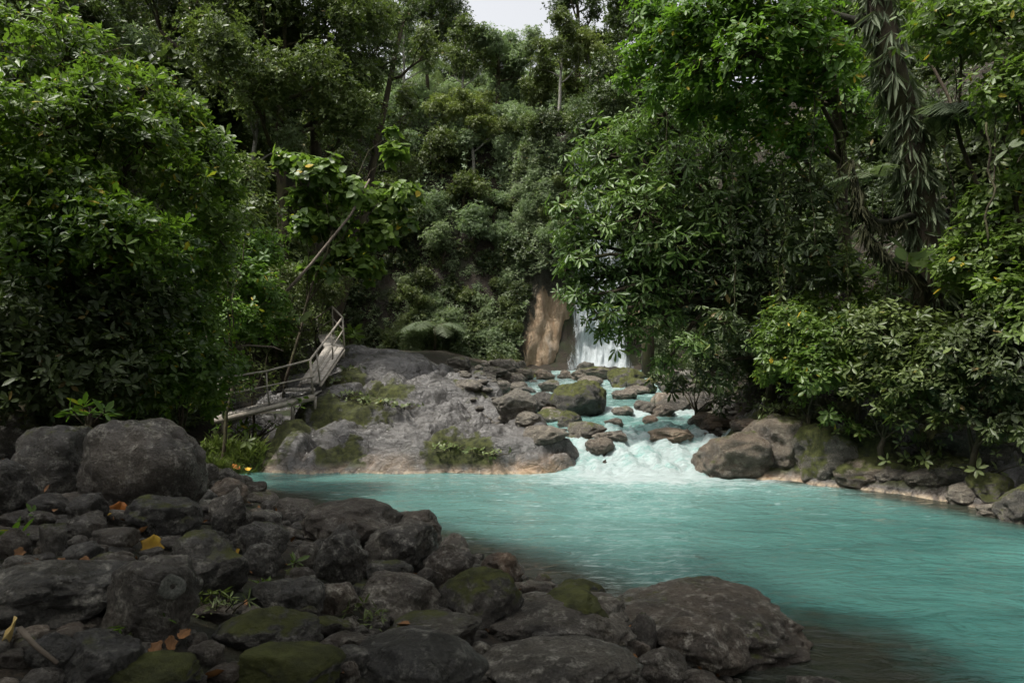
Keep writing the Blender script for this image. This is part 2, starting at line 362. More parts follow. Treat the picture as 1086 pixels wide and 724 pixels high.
def water_mat():
    m = N('turquoise_water'); p = m.pos(); foam_glint = m.attr('foam_glint'); deep = m.attr('deep')
    f1 = m.noise(3.0, 8, .72, m.scaled(p, .55, 1.5, 1), 1.0)
    f2 = m.noise(13.0, 6, .7, m.scaled(p, .5, 1.6, .6), .6)
    fm = m.math('ADD', foam_glint, m.math('ADD', m.math('MULTIPLY', m.math('SUBTRACT', f1, .5), 1.5), m.math('MULTIPLY', m.math('SUBTRACT', f2, .5), .9)))
    mask = m.mr(fm, .42, .78)
    glints = m.math('MULTIPLY', m.mr(m.noise(7, 4, .6, m.scaled(p, .32, 1.5, 1), .8), .62, .70), m.mr(m.noise(.9, 4, .6, m.scaled(p, .6, 1.2, 1)), .46, .60))
    glints = m.math('MULTIPLY', glints, m.mr(foam_glint, .05, .16, 0, .6)); mask = m.math('MAXIMUM', mask, glints)  # pale flecks painted in as sky glints on the ripples
    hue = m.noise(.32, 5, .62, m.scaled(p, .55, 1.3, 1), 1.2)
    body = m.mix(m.mr(hue, .3, .7), (.005, .040, .035), (.037, .118, .101))
    body = m.mix(m.mr(foam_glint, .0, .9, 0, .75), body, (.26, .42, .39))
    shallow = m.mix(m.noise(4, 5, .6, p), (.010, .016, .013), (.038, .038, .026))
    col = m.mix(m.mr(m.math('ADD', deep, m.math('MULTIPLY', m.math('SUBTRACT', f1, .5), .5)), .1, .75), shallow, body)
    w1 = m.noise(1.7, 4, .55, m.scaled(p, .7, 1.25, 1), .7); w2 = m.noise(7, 5, .6, m.scaled(p, .65, 1.3, 1), .5)
    h = m.math('ADD', m.math('MULTIPLY', w1, 1.0), m.math('MULTIPLY', w2, .30))
    nb = m.bump(h, .8, .16)
    wat = m.bsdf(col, .06, nb, .5); wat.inputs['IOR'].default_value = 1.33
    fo = m.bsdf(m.mix(f2, (.32, .42, .41), (.54, .60, .59)), .55, m.bump(m.math('ADD', f1, f2), .9, .12), .3)
    mx = m.n('MixShader'); m.set(mx, 'i0', mask); m.t.links.new(wat.outputs[0], mx.inputs[1]); m.t.links.new(fo.outputs[0], mx.inputs[2])
    return m.done(mx)
M['water'] = water_mat()
def fall_mat():
    m = N('falling_water'); p = m.pos(); q = m.scaled(p, 1, 1, .10)
    s1 = m.noise(5, 6, .7, q, .2); s2 = m.noise(22, 4, .7, q)
    c = m.mix(s2, (.40, .46, .48), (.74, .77, .78))
    b = m.bsdf(c, .45, m.bump(m.math('ADD', s1, s2), .8, .15), .4)
    tr = m.n('BsdfTransparent'); mx = m.n('MixShader')
    e = m.attr('edge'); a = m.mr(m.math('ADD', m.math('ADD', m.math('MULTIPLY', s1, 1.3), m.math('MULTIPLY', s2, .9)), e), 1.2, 1.75)
    m.set(mx, 'i0', a); m.t.links.new(tr.outputs[0], mx.inputs[1]); m.t.links.new(b.outputs[0], mx.inputs[2])
    return m.done(mx)
M['fall'] = fall_mat()

def leaf_mat(name, dark, light, tint=None, rough=.42, tr=.28, tintamt=.04, vary=.35):
    m = N(name); r = m.attr('rnd'); oi = m.n('ObjectInfo').outputs['Random']
    c = m.mix(r, dark, light)
    c = m.mix(m.math('MULTIPLY', oi, vary), c, tuple(0.6*a+0.4*b for a, b in zip((light[1]*.75, light[1]*.72, light[1]*.32), light)))
    if tint: c = m.mix(m.mr(r, 1-tintamt-.004, 1-tintamt), c, tint)
    nb = m.bump(m.noise(35, 2, .5, m.pos()), .25, .01)
    b = m.bsdf(c, rough, nb, .35)
    t = m.n('BsdfTranslucent'); m.set(t, 'Color', m.mix(.5, c, tuple(min(1, x*1.3) for x in (light[0]*1.2, light[1]*1.4, light[2]*.6))))
    mx = m.n('MixShader'); mx.inputs[0].default_value = tr; m.t.links.new(b.outputs[0], mx.inputs[1]); m.t.links.new(t.outputs[0], mx.inputs[2])
    return m.done(mx)
M['leafA'] = leaf_mat('glossy_leaf', (.022, .054, .010), (.125, .205, .026), (.34, .26, .02), .44, .34, .012)
M['leafB'] = leaf_mat('small_leaf', (.040, .062, .018), (.125, .165, .045), (.16, .15, .03), .45, .25, .02)
M['leafG'] = leaf_mat('grey_green_leaf', (.082, .120, .058), (.215, .285, .155), (.20, .17, .06), .5, .30, .02)
M['leafT'] = leaf_mat('pale_yellow_green_leaf', (.060, .088, .022), (.170, .205, .055), (.2, .17, .04), .5, .3, .02)
M['leafY'] = leaf_mat('yellow_green_leaf', (.050, .100, .018), (.130, .200, .034), (.42, .30, .03), .42, .38, .03, .15)
M['leafW'] = leaf_mat('whorled_leaf', (.034, .074, .018), (.120, .195, .042), (.16, .20, .04), .42, .28, .05, .2)
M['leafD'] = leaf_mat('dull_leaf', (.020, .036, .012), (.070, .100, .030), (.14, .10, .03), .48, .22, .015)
M['leafF'] = leaf_mat('fern_leaf', (.055, .080, .042), (.130, .165, .090), None, .65, .3)
M['leafL'] = leaf_mat('lime_leaf', (.040, .095, .012), (.110, .195, .026), (.34, .26, .03), .48, .42, .02, .15)
def bark_mat():
    m = N('mossy_bark'); p = m.pos(); q = m.scaled(p, 1, 1, .3)
    n1 = m.noise(5, 7, .65, q); n2 = m.noise(2.2, 5, .6, p)
    c = m.mix(m.mr(n1, .35, .65), (.020, .015, .010), (.085, .066, .045)); c = m.mix(m.mr(n2, .42, .62, 0, .8), c, m.mix(n1, (.022, .026, .008), (.065, .065, .02)))
    return m.done(m.bsdf(c, .85, m.bump(n1, 1.0, .08), .25))
M['bark'] = bark_mat()
M['darkbark'] = None
def plain(name, a, b, scale=20, rough=.7, stretch=(1, 1, 1), bumpd=.01, metal=0):
    m = N(name); p = m.scaled(m.n('TexCoord').outputs['Object'], *stretch); n = m.noise(scale, 6, .6, p)
    d = m.bsdf(m.mix(m.mr(n, .3, .7), a, b), rough, m.bump(n, .6, bumpd), .4); d.inputs['Metallic'].default_value = metal
    return m.done(d)
M['darkbark'] = plain('wet_mossy_bark', (.008, .007, .005), (.030, .030, .012), 9, .9, bumpd=.05)
M['plank'] = plain('weathered_plank', (.22, .20, .17), (.46, .42, .37), 9, .75, (1, 1, 1), .01)
M['rail'] = plain('weathered_rail', (.20, .175, .145), (.40, .36, .30), 14, .7)
M['mesh'] = plain('wire_mesh', (.05, .05, .045), (.11, .11, .10), 30, .5, metal=.4)
M['dead'] = plain('dead_leaf', (.10, .045, .015), (.22, .10, .03), 12, .7, bumpd=.01)
M['yellow'] = plain('yellow_leaf', (.26, .14, .012), (.48, .30, .02), 18, .6, bumpd=.01)
M['orange'] = plain('orange_leaf', (.16, .05, .010), (.38, .13, .015), 18, .6, bumpd=.01)
M['pale'] = plain('faded_leaf', (.28, .20, .07), (.46, .34, .12), 18, .6, bumpd=.01)
M['stick'] = plain('dead_wood', (.06, .045, .03), (.16, .13, .10), 12, .8)

# ---------------------------------------------------------------- setting: ground, rock, water
def warp_axis(a, b, c, n, k):   # denser near c
    t = np.linspace(-1, 1, n); s = np.sinh(t*k)/math.sinh(k); return np.where(s < 0, c + s*(c-a), c + s*(b-c))
xs = warp_axis(-80, 80, 0, 341, 2.8); ys = warp_axis(-28, 120, 12, 381, 2.8)
V, Fq = grid(xs, ys, ground_h)
tag(obj('ground', mk_mesh('ground', V, Fq, M['soil'])), kind='structure')

xs = np.arange(-8.8, 2.4, .035); ys = np.arange(12.9, 23.6, .035)
V, Fq = grid(xs, ys, slab_h)
gz = ground_h(V[:, 0], V[:, 1]); keep = (V[:, 2] > gz - .25) & (sdf_poly(V[:, 0], V[:, 1], SLAB) < .3)
moss = .10 + .55*fbm(V[:, 0]*.55, V[:, 1]*.8, 66., 3)
for (mu, mv, mr_) in ((480,480,42),(500,487,34),(365,488,34),(410,420,38),(350,482,22),(350,380,25),(345,440,22),(300,455,38),(265,470,40),(465,470,20),(375,395,22),(380,430,25)):
    h_ = ghit(mu, mv); rr = mr_*h_[1]/F_PX*.85
    moss = np.maximum(moss, 1.05*np.exp(-((V[:, 0]-h_[0])**2 + ((V[:, 1]-h_[1])*.55)**2)/(rr*rr)*1.2))
moss = moss - .35*smooth(-.5, 1.5, V[:, 0])
V, Fq, moss = prune(V, Fq, keep, moss)
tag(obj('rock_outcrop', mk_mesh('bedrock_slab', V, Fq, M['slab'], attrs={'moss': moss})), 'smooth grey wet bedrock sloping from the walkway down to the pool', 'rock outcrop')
xs = np.arange(3.2, 11, .04); ys = np.arange(3, 16.8, .04)
V, Fq = grid(xs, ys, rbank_h)
gz = ground_h(V[:, 0], V[:, 1]); keep = (V[:, 2] > gz - .25) & (V[:, 2] > -.35)
moss = .62 + .6*fbm(V[:, 0]*.9, V[:, 1]*.9, 36., 3)
V, Fq, moss = prune(V, Fq, keep, moss)
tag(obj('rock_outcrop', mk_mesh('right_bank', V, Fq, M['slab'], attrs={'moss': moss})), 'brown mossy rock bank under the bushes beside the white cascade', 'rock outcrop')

# cliff behind the falls
def cliffy(x, z):
    return 37.0 + .9*pn(x*.25, z*.15, 3.) + .5*np.abs(pn(x*.8, z*.25, 8.)) + .16*fbm(x*2.2, z*.8, 5., 4) + (z-2)*(.10 + .26*smooth(1.5, -1.5, x) + .26*smooth(8, 10, x))
xs = np.arange(-14, 16, .12); zs = np.arange(.8, 14.6, .12)
X, Z = np.meshgrid(xs, zs); V = np.stack([X, cliffy(X, Z), Z], -1).reshape(-1, 3); nx, ny = len(xs), len(zs)
i, j = np.meshgrid(np.arange(ny-1), np.arange(nx-1), indexing='ij'); Fq = np.stack([i*nx+j, i*nx+j+1, (i+1)*nx+j+1, (i+1)*nx+j], -1).reshape(-1, 4)
stain = smooth(-.3, 2.1, V[:, 0] - .12*(V[:, 2]-2))*(1-smooth(7.5, 9, V[:, 0]))*(1-smooth(4.2, 7.5, V[:, 2] + .6*pn(V[:, 0], V[:, 2]*.5, 2.)))*1.6
tag(obj('cliff', mk_mesh('cliff', V, Fq, M['cliff'], attrs={'stain': stain})), kind='structure')

# water: pool and stream as one sheet
def axis(segs): return np.concatenate([np.arange(a, b, s) for a, b, s in segs])
xs = axis([(-6.4, 9.4, .055)]); ys = axis([(-8, 3, .2), (3, 19, .05), (19, 36.9, .10)])
def water_h(x, y):
    base = zwater(y + .35*pn(x*.8, y*.4, 70.)*smooth(13.3, 14.5, y))
    base = base*smooth(13.15, 13.6, y + .25*pn(x*1.7, y*.3, 71.))*np.where(y < 15, smooth(.5, 1.6, x), 1)
    sl = smooth(.6, 1.5, x)*smooth(13.2, 13.8, y)*(1-smooth(16.2, 18, y)) + .8*np.exp(-((y-18.8)/.5)**2) + .35*smooth(20, 24, y)
    near = np.exp(-np.hypot((x-2.7)*.8, y-13.2)/1.6)
    b = base + sl*(.26*billow(x*1.5, y*1.0, 3., 4, .6) - .10) + .05*near*fbm(x*3, y*3, 8., 3)
    amp = .012 + .03*near
    return b + amp*fbm(x*.9+.2*y, y*2.1, 77., 3) + .004*fbm(x*4, y*7, 9., 2)
V, Fq = grid(xs, ys, water_h)
s = sdf_poly(V[:, 0], V[:, 1], WATER); x_, y_ = V[:, 0], V[:, 1]
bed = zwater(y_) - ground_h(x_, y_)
cas = smooth(13.0, 13.6, y_)*(1-smooth(15.2, 17.5, y_))
dist = np.hypot((x_-2.6)*.62, np.minimum(y_-13.4, 0)*1.0)
cas = cas*smooth(.7, 1.5, x_)
foam_glint = np.maximum(.56*cas, np.where(y_ < 13.6, .98*np.exp(-(dist/1.25)**1.2), 0))
foam_glint = np.maximum(foam_glint, .80*np.exp(-((y_-18.75)/.45)**2)*smooth(.8, 1.6, x_)); foam_glint = np.maximum(foam_glint, .36*smooth(19.2, 24, y_)); foam_glint = np.maximum(foam_glint, .20*smooth(15, 17, y_))
foam_glint = np.maximum(foam_glint, np.where(y_ < 13.6, .50*np.exp(-(np.hypot((x_-3.0)*.55, np.minimum(y_-13.4, 0))/2.3)**1.6), 0))
foam_glint = foam_glint + .12*np.exp(-np.maximum(13.4-y_, 0)/2.5)
foam_glint = foam_glint + .16*np.exp(-((x_-.6)**2)/5)*smooth(6, 7, y_)*(1-smooth(10, 12.5, y_)) + .05  # raised in mid-pool so sky glints get painted there as flecks
deep = .9*smooth(.03, .56, bed)   # depth of water over the bed; carries the painted shadow patch too
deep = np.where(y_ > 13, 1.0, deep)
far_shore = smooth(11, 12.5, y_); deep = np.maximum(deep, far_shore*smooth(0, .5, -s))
V, Fq, foam_glint, deep = prune(V, Fq, s < .9, foam_glint, deep)
tag(obj('water', mk_mesh('water', V, Fq, M['water'], attrs={'foam_glint': foam_glint, 'deep': deep})), kind='structure')

# waterfalls
def waterfall(x0, x1, z0, z1, label, seed, spread=.25, yoff=-.65, n=None):
    nx, nz = max(12, int((x1-x0)/.06)), int((z1-z0)/.12)
    a = np.linspace(0, 1, nx); b = np.linspace(0, 1, nz); A, B = np.meshgrid(a, b)
    Zc = z0 + (z1-z0)*B; Xc = x0 + (x1-x0)*A + (A-.5)*spread*(1-B)*2 + .10*pn(A*3, B*5, seed)
    Yc = cliffy(Xc, Zc) + yoff - .3*(1-B)**2*1.2 + .10*np.abs(pn(Xc*3.3, Zc*.35, seed)) + .04*pn(Xc*9, Zc*.8, seed)
    V = np.stack([Xc, Yc, Zc], -1).reshape(-1, 3)
    i, j = np.meshgrid(np.arange(nz-1), np.arange(nx-1), indexing='ij'); Fq = np.stack([i*nx+j, i*nx+j+1, (i+1)*nx+j+1, (i+1)*nx+j], -1).reshape(-1, 4)
    edge = (smooth(0, .25, A)*smooth(1, .75, A)).ravel()*.75 - .1*(seed < 5) - .45*(seed > 5)
    edge = edge + .35*smooth(.12, 0, B).ravel()
    return tag(obj('waterfall', mk_mesh('waterfall', V, Fq, M['fall'], attrs={'edge': edge})), label, 'waterfall')
waterfall(3.2, 6.3, 1.6, 14, 'white waterfall dropping over orange stained cliff behind the overhanging tree', 3.)
0 and waterfall(-8.0, -6.9, 1.7, 4.6, 'thin faint waterfall in the dark gap of the cliff', 9., .1)
#==PART2==

# ---------------------------------------------------------------- rocks
_ico = {}
def ico(lv):
    if lv not in _ico:
        bm = bmesh.new(); bmesh.ops.create_icosphere(bm, subdivisions=lv, radius=1.0)
        V = np.array([v.co[:] for v in bm.verts]); F = np.array([[v.index for v in f.verts] for f in bm.faces]); bm.free(); _ico[lv] = (V, F)
    return _ico[lv]
def rock_mesh(seed, lv=5, cuts=9, rough=1.0, band=0.0, box=2.2, mat=None, soft=.72):
    V, F = ico(lv); r = np.random.RandomState(seed); o = r.uniform(-50, 50, 3)
    n = np.sum(np.abs(V)**box, axis=1)**(-1/box); p = V*n[:, None]
    for k in range(cuts):
        d = r.normal(size=3); d[2] *= .8; d /= np.linalg.norm(d); lim = r.uniform(.52, .84)
        h = p @ d - lim; e = .025; hh = np.where(h > 0, h - e*(1-np.exp(-np.maximum(h, 0)/e)), 0); p = p - d*(hh*soft)[:, None]
    q = p + o
    disp = .20*fbm(q[:, 0]*.8, q[:, 1]*.8, q[:, 2]*.8, 2) + .085*rough*fbm(q[:, 0]*2.6, q[:, 1]*2.6, q[:, 2]*2.6, 3) - .05*rough*np.maximum(0, .12-np.abs(pn(q[:, 0]*1.4, q[:, 1]*1.4, q[:, 2]*1.4+9)))*8*.5
    disp = disp + .022*rough*fbm(q[:, 0]*8, q[:, 1]*8, q[:, 2]*8, 4, .6)
    if band:
        a = r.normal(size=3); a[0] *= .3; a[2] += 1.2; a /= np.linalg.norm(a); t = p @ a + .25*pn(q[:, 0]*.9, q[:, 1]*.9, q[:, 2]*.9)
        disp = disp + band*(np.abs(np.sin(t*4.2 + 1.3*pn(q[:, 0]*.6, q[:, 1]*.6, 4.)))**.6 - .6)
    nr = p/np.linalg.norm(p, axis=1)[:, None]; p = p + nr*disp[:, None]
    lo, hi = p.min(0), p.max(0); p = (p - (lo+hi)/2)/((hi-lo)/2)
    return mk_mesh('rock', p, F, mat or M['rock'])
def place_rock(name, me, u0, u1, vt, vb, label, cat, color=(.35, .4, .1), group=None, depth=.85, Y=None, rz=0., tilt=0., own_base=None):
    uc = (u0+u1)/2
    if Y is None: hit = ghit(uc, vb); Yf = hit[1]
    else: Yf = Y
    rx = (u1-u0)/2*Yf/F_PX; Yc = Yf + rx*depth*.75; rx = (u1-u0)/2*Yc/F_PX; ry = rx*depth
    zt = P(uc, vt, Yc)[2]; zb = P(uc, vb, Yf)[2]; gc = Hs(P(uc, vb, Yc)[0], Yc) if own_base is None else own_base
    zb = min(zb, gc) - .22*(zt-zb) if own_base is None else own_base
    rzv = (zt - zb)/2; c = np.array([P(uc, vt, Yc)[0], Yc, (zt+zb)/2])
    o = obj(name, me); o.location = c
    o.scale = (rx, ry, rzv); o.rotation_euler = (0, math.radians(tilt), 0)
    if rz: o.rotation_euler[2] = math.radians(rz)
    o.color = (*color, 1)
    tag(o, label, cat, group); return o
ORD = ['first', 'second', 'third', 'fourth', 'fifth', 'sixth', 'seventh', 'eighth', 'ninth', 'tenth', 'eleventh', 'twelfth', 'thirteenth', 'fourteenth', 'fifteenth', 'sixteenth', 'seventeenth', 'eighteenth', 'nineteenth', 'twentieth']
UPS = []; ROCKS = [] # (u0,u1,x) for stone labelling
# name, u0,u1,vt,vb, (moss,tone,warm), style, label
HERO = [
 ('boulder', 92,220,443,556,(.42,.50,.20),dict(seed=11,cuts=4,box=2.15,soft=.5),'largest rounded brown-grey boulder on the left bank, highest of the pile'),
 ('boulder', 28,118,449,530,(.55,.35,.1),dict(seed=12,cuts=6),'dark flat-topped boulder pressed against the left side of the largest boulder'),
 ('boulder',-14,48,435,492,(.65,.45,.1),dict(seed=13,cuts=5),'rounded mossy boulder at the far left edge under the dark bushes'),
 ('boulder',-28,36,486,548,(.35,.4,.05),dict(seed=14,cuts=7),'grey boulder cut by the left edge of the photo below the mossy one'),
 ('boulder',136,212,524,572,(.55,.22,.05),dict(seed=15,cuts=6),'dark low boulder just in front of the largest boulder beside the orange leaf'),
 ('boulder',220,266,517,566,(.35,.45,.1),dict(seed=16,cuts=10,soft=.9),'angular grey wedge of rock leaning beside the largest boulder'),
 ('boulder',217,263,506,536,(.25,.35,.6),dict(seed=17,cuts=5),'brownish rock between the largest boulder and the pool'),
 ('boulder',170,266,562,640,(.62,.28,.05),dict(seed=18,cuts=8),'broad dark mossy boulder directly behind the boulder with the lichen ring'),
 ('boulder',116,212,589,684,(.38,.42,.12),dict(seed=19,cuts=9,soft=.7,box=2.5),'blocky dark boulder with a round pale lichen ring on its face'),
 ('boulder',-30,142,590,668,(.28,.33,.0),dict(seed=20,cuts=4,rough=.8),'long smooth dark slab of rock with a wet grey flank at the lower left'),
 ('boulder',258,300,576,614,(.3,.5,.05),dict(seed=21,cuts=9),'small angular speckled rock between the dark mossy boulder and the beige one'),
 ('boulder',249,306,552,596,(.5,.35,.05),dict(seed=22,cuts=7),'dark rounded rock left of the textured grey upright rock'),
 ('boulder',266,344,611,660,(.25,.42,.0),dict(seed=23,cuts=5),'smooth grey oval rock left of the pale beige rock'),
 ('boulder',234,342,643,700,(.62,.22,.05),dict(seed=24,cuts=6),'flat dark rock with thin moss below the smooth grey oval rock'),
 ('boulder',248,362,685,745,(1.0,.45,.0),dict(seed=25,cuts=3),'low boulder covered in bright green moss at the bottom edge'),
 ('boulder', 64,150,674,735,(.4,.3,.0),dict(seed=26,cuts=7),'dark humped boulder at the bottom left under the long smooth slab'),
 ('boulder',110,214,693,745,(.95,.5,.05),dict(seed=27,cuts=4),'yellow-green mossy boulder cut by the bottom edge left of the brighter mossy one'),
 ('boulder', 34,82,671,716,(.35,.25,.0),dict(seed=28,cuts=6),'small dark rock between the pale yellow leaf and the humped boulder'),
 ('boulder',320,424,529,582,(.3,.32,.25),dict(seed=29,cuts=7,box=2.2),'long brown ridge of rock forming the top of the pile beside the pool'),
 ('boulder',401,469,540,584,(.2,.42,.3),dict(seed=30,cuts=8),'brown layered rock touching the water at the end of the long ridge'),
 ('boulder',384,464,551,606,(.35,.52,.12),dict(seed=31,cuts=10,soft=.9,box=3.0),'flat-topped greenish rock overhanging a dark hollow'),
 ('boulder',333,392,556,626,(.25,.52,.08),dict(seed=32,cuts=11,soft=.9,rough=1.6),'upright textured grey rock in the middle of the pile'),
 ('boulder',286,340,528,556,(.2,.3,.2),dict(seed=33,cuts=6),'low dark rock at the water end left of the long brown ridge'),
 ('boulder',449,504,578,620,(.22,.36,.3),dict(seed=34,cuts=7),'dark brown rock at the pool edge right of the flat-topped one'),
 ('boulder',510,554,585,622,(.1,.5,.85),dict(seed=35,cuts=6,box=2.0),'orange-brown pointed rock standing in the edge of the pool'),
 ('boulder',462,556,602,668,(.72,.36,.1),dict(seed=36,cuts=7),'rounded dark rock with green moss in the centre of the pile'),
 ('boulder',375,467,606,660,(.3,.66,.2),dict(seed=37,cuts=6,band=.05),'light brown banded boulder beside the small green plant'),
 ('boulder',334,379,616,654,(.08,.95,.3),dict(seed=38,cuts=8,soft=.85),'pale beige rock, lightest of the pile'),
 ('boulder',309,339,574,608,(.4,.55,.2),dict(seed=39,cuts=6),'small olive rock left of the upright textured rock'),
 ('boulder',504,672,634,708,(.35,.55,.15),dict(seed=40,lv=6,cuts=5,band=.13,box=2.3),'large folded boulder with thick wavy bands across its face'),
 ('boulder',552,648,626,680,(.85,.32,.05),dict(seed=41,cuts=5),'dark mossy boulder wedged behind the large banded one'),
 ('boulder',580,646,615,650,(.75,.3,.05),dict(seed=42,cuts=5),'mossy rock at the water edge behind the dark mossy boulder'),
 ('boulder',370,518,675,750,(.12,.22,.0),dict(seed=43,cuts=4,rough=.6),'smooth dark grey boulder cut by the bottom edge in the middle'),
 ('boulder',502,682,683,748,(.3,.62,.1),dict(seed=44,cuts=6,rough=1.3),'grey speckled boulder cut by the bottom edge under the banded one'),
 ('boulder',396,510,657,695,(.45,.3,.1),dict(seed=45,cuts=6),'flat dark rock behind the smooth boulder at the bottom edge'),
 ('boulder',606,842,627,716,(.42,.48,.3),dict(seed=46,lv=6,cuts=6,box=2.6,rough=1.2),'biggest wet brown boulder standing in the pool at the lower right'),
 ('boulder',694,800,656,708,(.15,.72,.3),dict(seed=47,cuts=10,soft=.9),'paler grey rock leaning on the front of the biggest wet boulder'),
 ('boulder',670,730,687,730,(.2,.55,.2),dict(seed=48,cuts=7),'small rock at the bottom edge left of the paler leaning rock'),
 ('boulder',830,890,713,748,(.1,.4,.2),dict(seed=49,cuts=5),'dark wet rock barely out of the water at the bottom edge'),
 ('boulder',716,768,712,745,(.1,.35,.35),dict(seed=50,cuts=5),'reddish dark rock at the bottom edge under the paler leaning rock'),
]
hero_objs = []
for (nm,u0,u1,vt,vb,colr,st,lab) in HERO:
    st = dict(st); me = rock_mesh(**st)
    rr = random.Random(st['seed'])
    yy = None
    if st['seed'] in (46,): yy = 5.2
    if st['seed'] in (47,): yy = 4.75
    if st['seed'] == 40: yy = 4.35
    o = place_rock(nm, me, u0, u1, vt, vb, lab, 'boulder', colr, 'boulders of the foreground pile', Y=yy)
    hero_objs.append((o, (u0+u1)/2, (vt+vb)/2, lab))
# pale lichen ring growing on the blocky boulder
def lichen():
    from mathutils.bvhtree import BVHTree
    bo = next(o for o, _, _, l in hero_objs if 'lichen ring on its face' in l)
    mw = Matrix.LocRotScale(bo.location, bo.rotation_euler, bo.scale); bv = BVHTree.FromPolygons([mw @ v.co for v in bo.data.vertices], [tuple(p.vertices) for p in bo.data.polygons])
    c = Vector((0, 0, CAM_Z)); h = bv.ray_cast(c, Vector(ray(183, 622)))
    if h[0] is None: return
    n = h[1]; u = n.orthogonal().normalized(); v = n.cross(u); R = 13*h[0].y/F_PX; V = []; F = []; na = 40
    for k, q in enumerate((.12, .35, .62, .85, 1.0)):
        for a in range(na):
            an = a*2*math.pi/na; rr = R*q*(1 + .22*float(pn(math.cos(an)*1.6+3, math.sin(an)*1.6, q)) + .08*float(pn(math.cos(an)*6+3, math.sin(an)*6, q*3)))
            p = h[0] + n*.12 + u*math.cos(an)*rr + v*math.sin(an)*rr*1.1; g = bv.ray_cast(p, -n); V.append(tuple((g[0] + g[1]*(.0035 if 0 < k < 4 else -.002)) if g[0] else p))
    for k in range(4):
        for a in range(na): F.append((k*na+a, k*na+(a+1) % na, (k+1)*na+(a+1) % na, (k+1)*na+a))
    me = mk_mesh('lichen', np.array(V) - np.array(bo.location), np.array(F), M['lichen']); o = obj('lichen', me); o.parent = bo; o.matrix_parent_inverse = mw.inverted(); o.location = bo.location
M['lichen'] = plain('pale_lichen', (.06, .06, .052), (.17, .17, .145), 90, .9, bumpd=.01)
lichen()
# mid-size rocks of the same pile and the smaller stones between them
SHAPES = [rock_mesh(100+i, 4, cuts=4+i % 6, box=2.0+.12*i, rough=1.0, soft=.6+.03*(i % 8)) for i in range(12)]
MIDS = [(74,113,523,552,.3),(34,70,523,545,.35),(30,64,541,558,.35),(44,78,554,585,.5),(6,46,588,612,.55),(93,150,560,580,.4),(70,108,575,598,.3),(225,258,534,552,.3),
 (306,336,600,626,.35),(388,437,594,618,.32),(331,376,653,676,.35),(344,394,668,692,.4),(316,354,675,697,.65),(355,396,685,708,.4),(480,506,657,676,.6),(498,522,680,694,.8),
 (214,236,600,618,.3),(60,96,600,616,.4),(668,700,650,688,.35),(360,382,700,724,.6),(660,690,676,696,.7),(200,240,680,706,.35),(210,250,640,660,.3),(255,300,690,700,.3),(312,340,640,660,.3),
 (440,470,600,622,.35),(0,30,560,590,.3),(20,60,636,650,.4),(150,180,545,560,.35),(265,300,540,560,.3),(276,306,530,544,.25),(372,398,618,636,.3),(560,600,668,690,.4),(150,200,570,580,.5),(208,232,490,506,.45),(232,252,496,510,.55),(196,216,500,516,.35),(246,268,503,514,.6),(222,240,508,520,.4),(258,282,510,522,.35)]
def near_label(u, v, heroes, used, sizew, tonew):
    best = sorted(heroes, key=lambda h: (h[1]-u)**2 + (h[2]-v)**2)
    for h in best[:4]:
        du, dv = u-h[1], v-h[2]
        rel = ('left of' if du < 0 else 'right of') if abs(du) > abs(dv)*1.3 else ('behind' if dv < 0 else 'in front of')
        for s in (f'{sizew} {tonew} stone {rel} the {short(h[3])}',):
            s = ' '.join(s.split()[:16])
            if s not in used: used.add(s); return s
    return None
def short(l):
    for cut in (' directly',' beside',' between',' at the',' on the left',' on its',' pressed',' under',' just',' below',' cut by',' left of',' forming',' touching',' overhanging',' right of',' standing',' leaning',' wedged',' behind',' in the middle',' in the centre',', ',' barely',' with a wet'):
        if cut in l: l = l.split(cut)[0]
    return l
used = set(); rnd = random.Random(5); placed = []
for (u0,u1,vt,vb,tone) in MIDS:
    tw = 'pale' if tone > .55 else ('grey' if tone > .38 else 'dark')
    lab = near_label((u0+u1)/2, (vt+vb)/2, hero_objs, used, 'rounded', tw)
    o = place_rock('stone', SHAPES[rnd.randrange(12)], u0, u1, vt, vb+4, lab or 'rounded stone in the foreground pile', 'stone', (rnd.uniform(.1,.6), tone, rnd.uniform(0,.3)), 'stones between the foreground boulders', rz=rnd.uniform(-20, 20))
    placed.append((o.location.x, o.location.y, o.scale[0]))
for o, *_ in hero_objs: placed.append((o.location.x, o.location.y, o.scale[0]*.8))
fill = []
for k in range(9000):
    if len(fill) >= 190: break
    u = rnd.uniform(-20, 720); v = rnd.uniform(505, 735)
    h = ghit(u, v, -5)
    if h[1] > 12 or h[2] < -.12: continue
    r = rnd.choice((.045, .06, .07, .09, .12, .15))*(.7 + .06*h[1])
    if any((h[0]-a)**2 + (h[1]-b)**2 < (r*.8 + c)**2*.8 for a, b, c in placed): continue
    if h[1] < 3.6: r = min(r, .055)
    placed.append((h[0], h[1], r)); tone = rnd.choice((.2, .3, .35, .4, .5, .7))
    o = obj('stone', SHAPES[rnd.randrange(12)]); z = Hs(h[0], h[1]); o.location = (h[0], h[1], z + r*.18)
    o.scale = (r*rnd.uniform(.9, 1.4), r*rnd.uniform(.8, 1.2), r*rnd.uniform(.55, .8)); o.rotation_euler = (rnd.uniform(-.2, .2), rnd.uniform(-.2, .2), rnd.uniform(0, 6.3))
    o.color = (rnd.uniform(0, .6), tone, rnd.uniform(0, .4), 1); fill.append((o, u, v, tone, r))
ZONE = {}
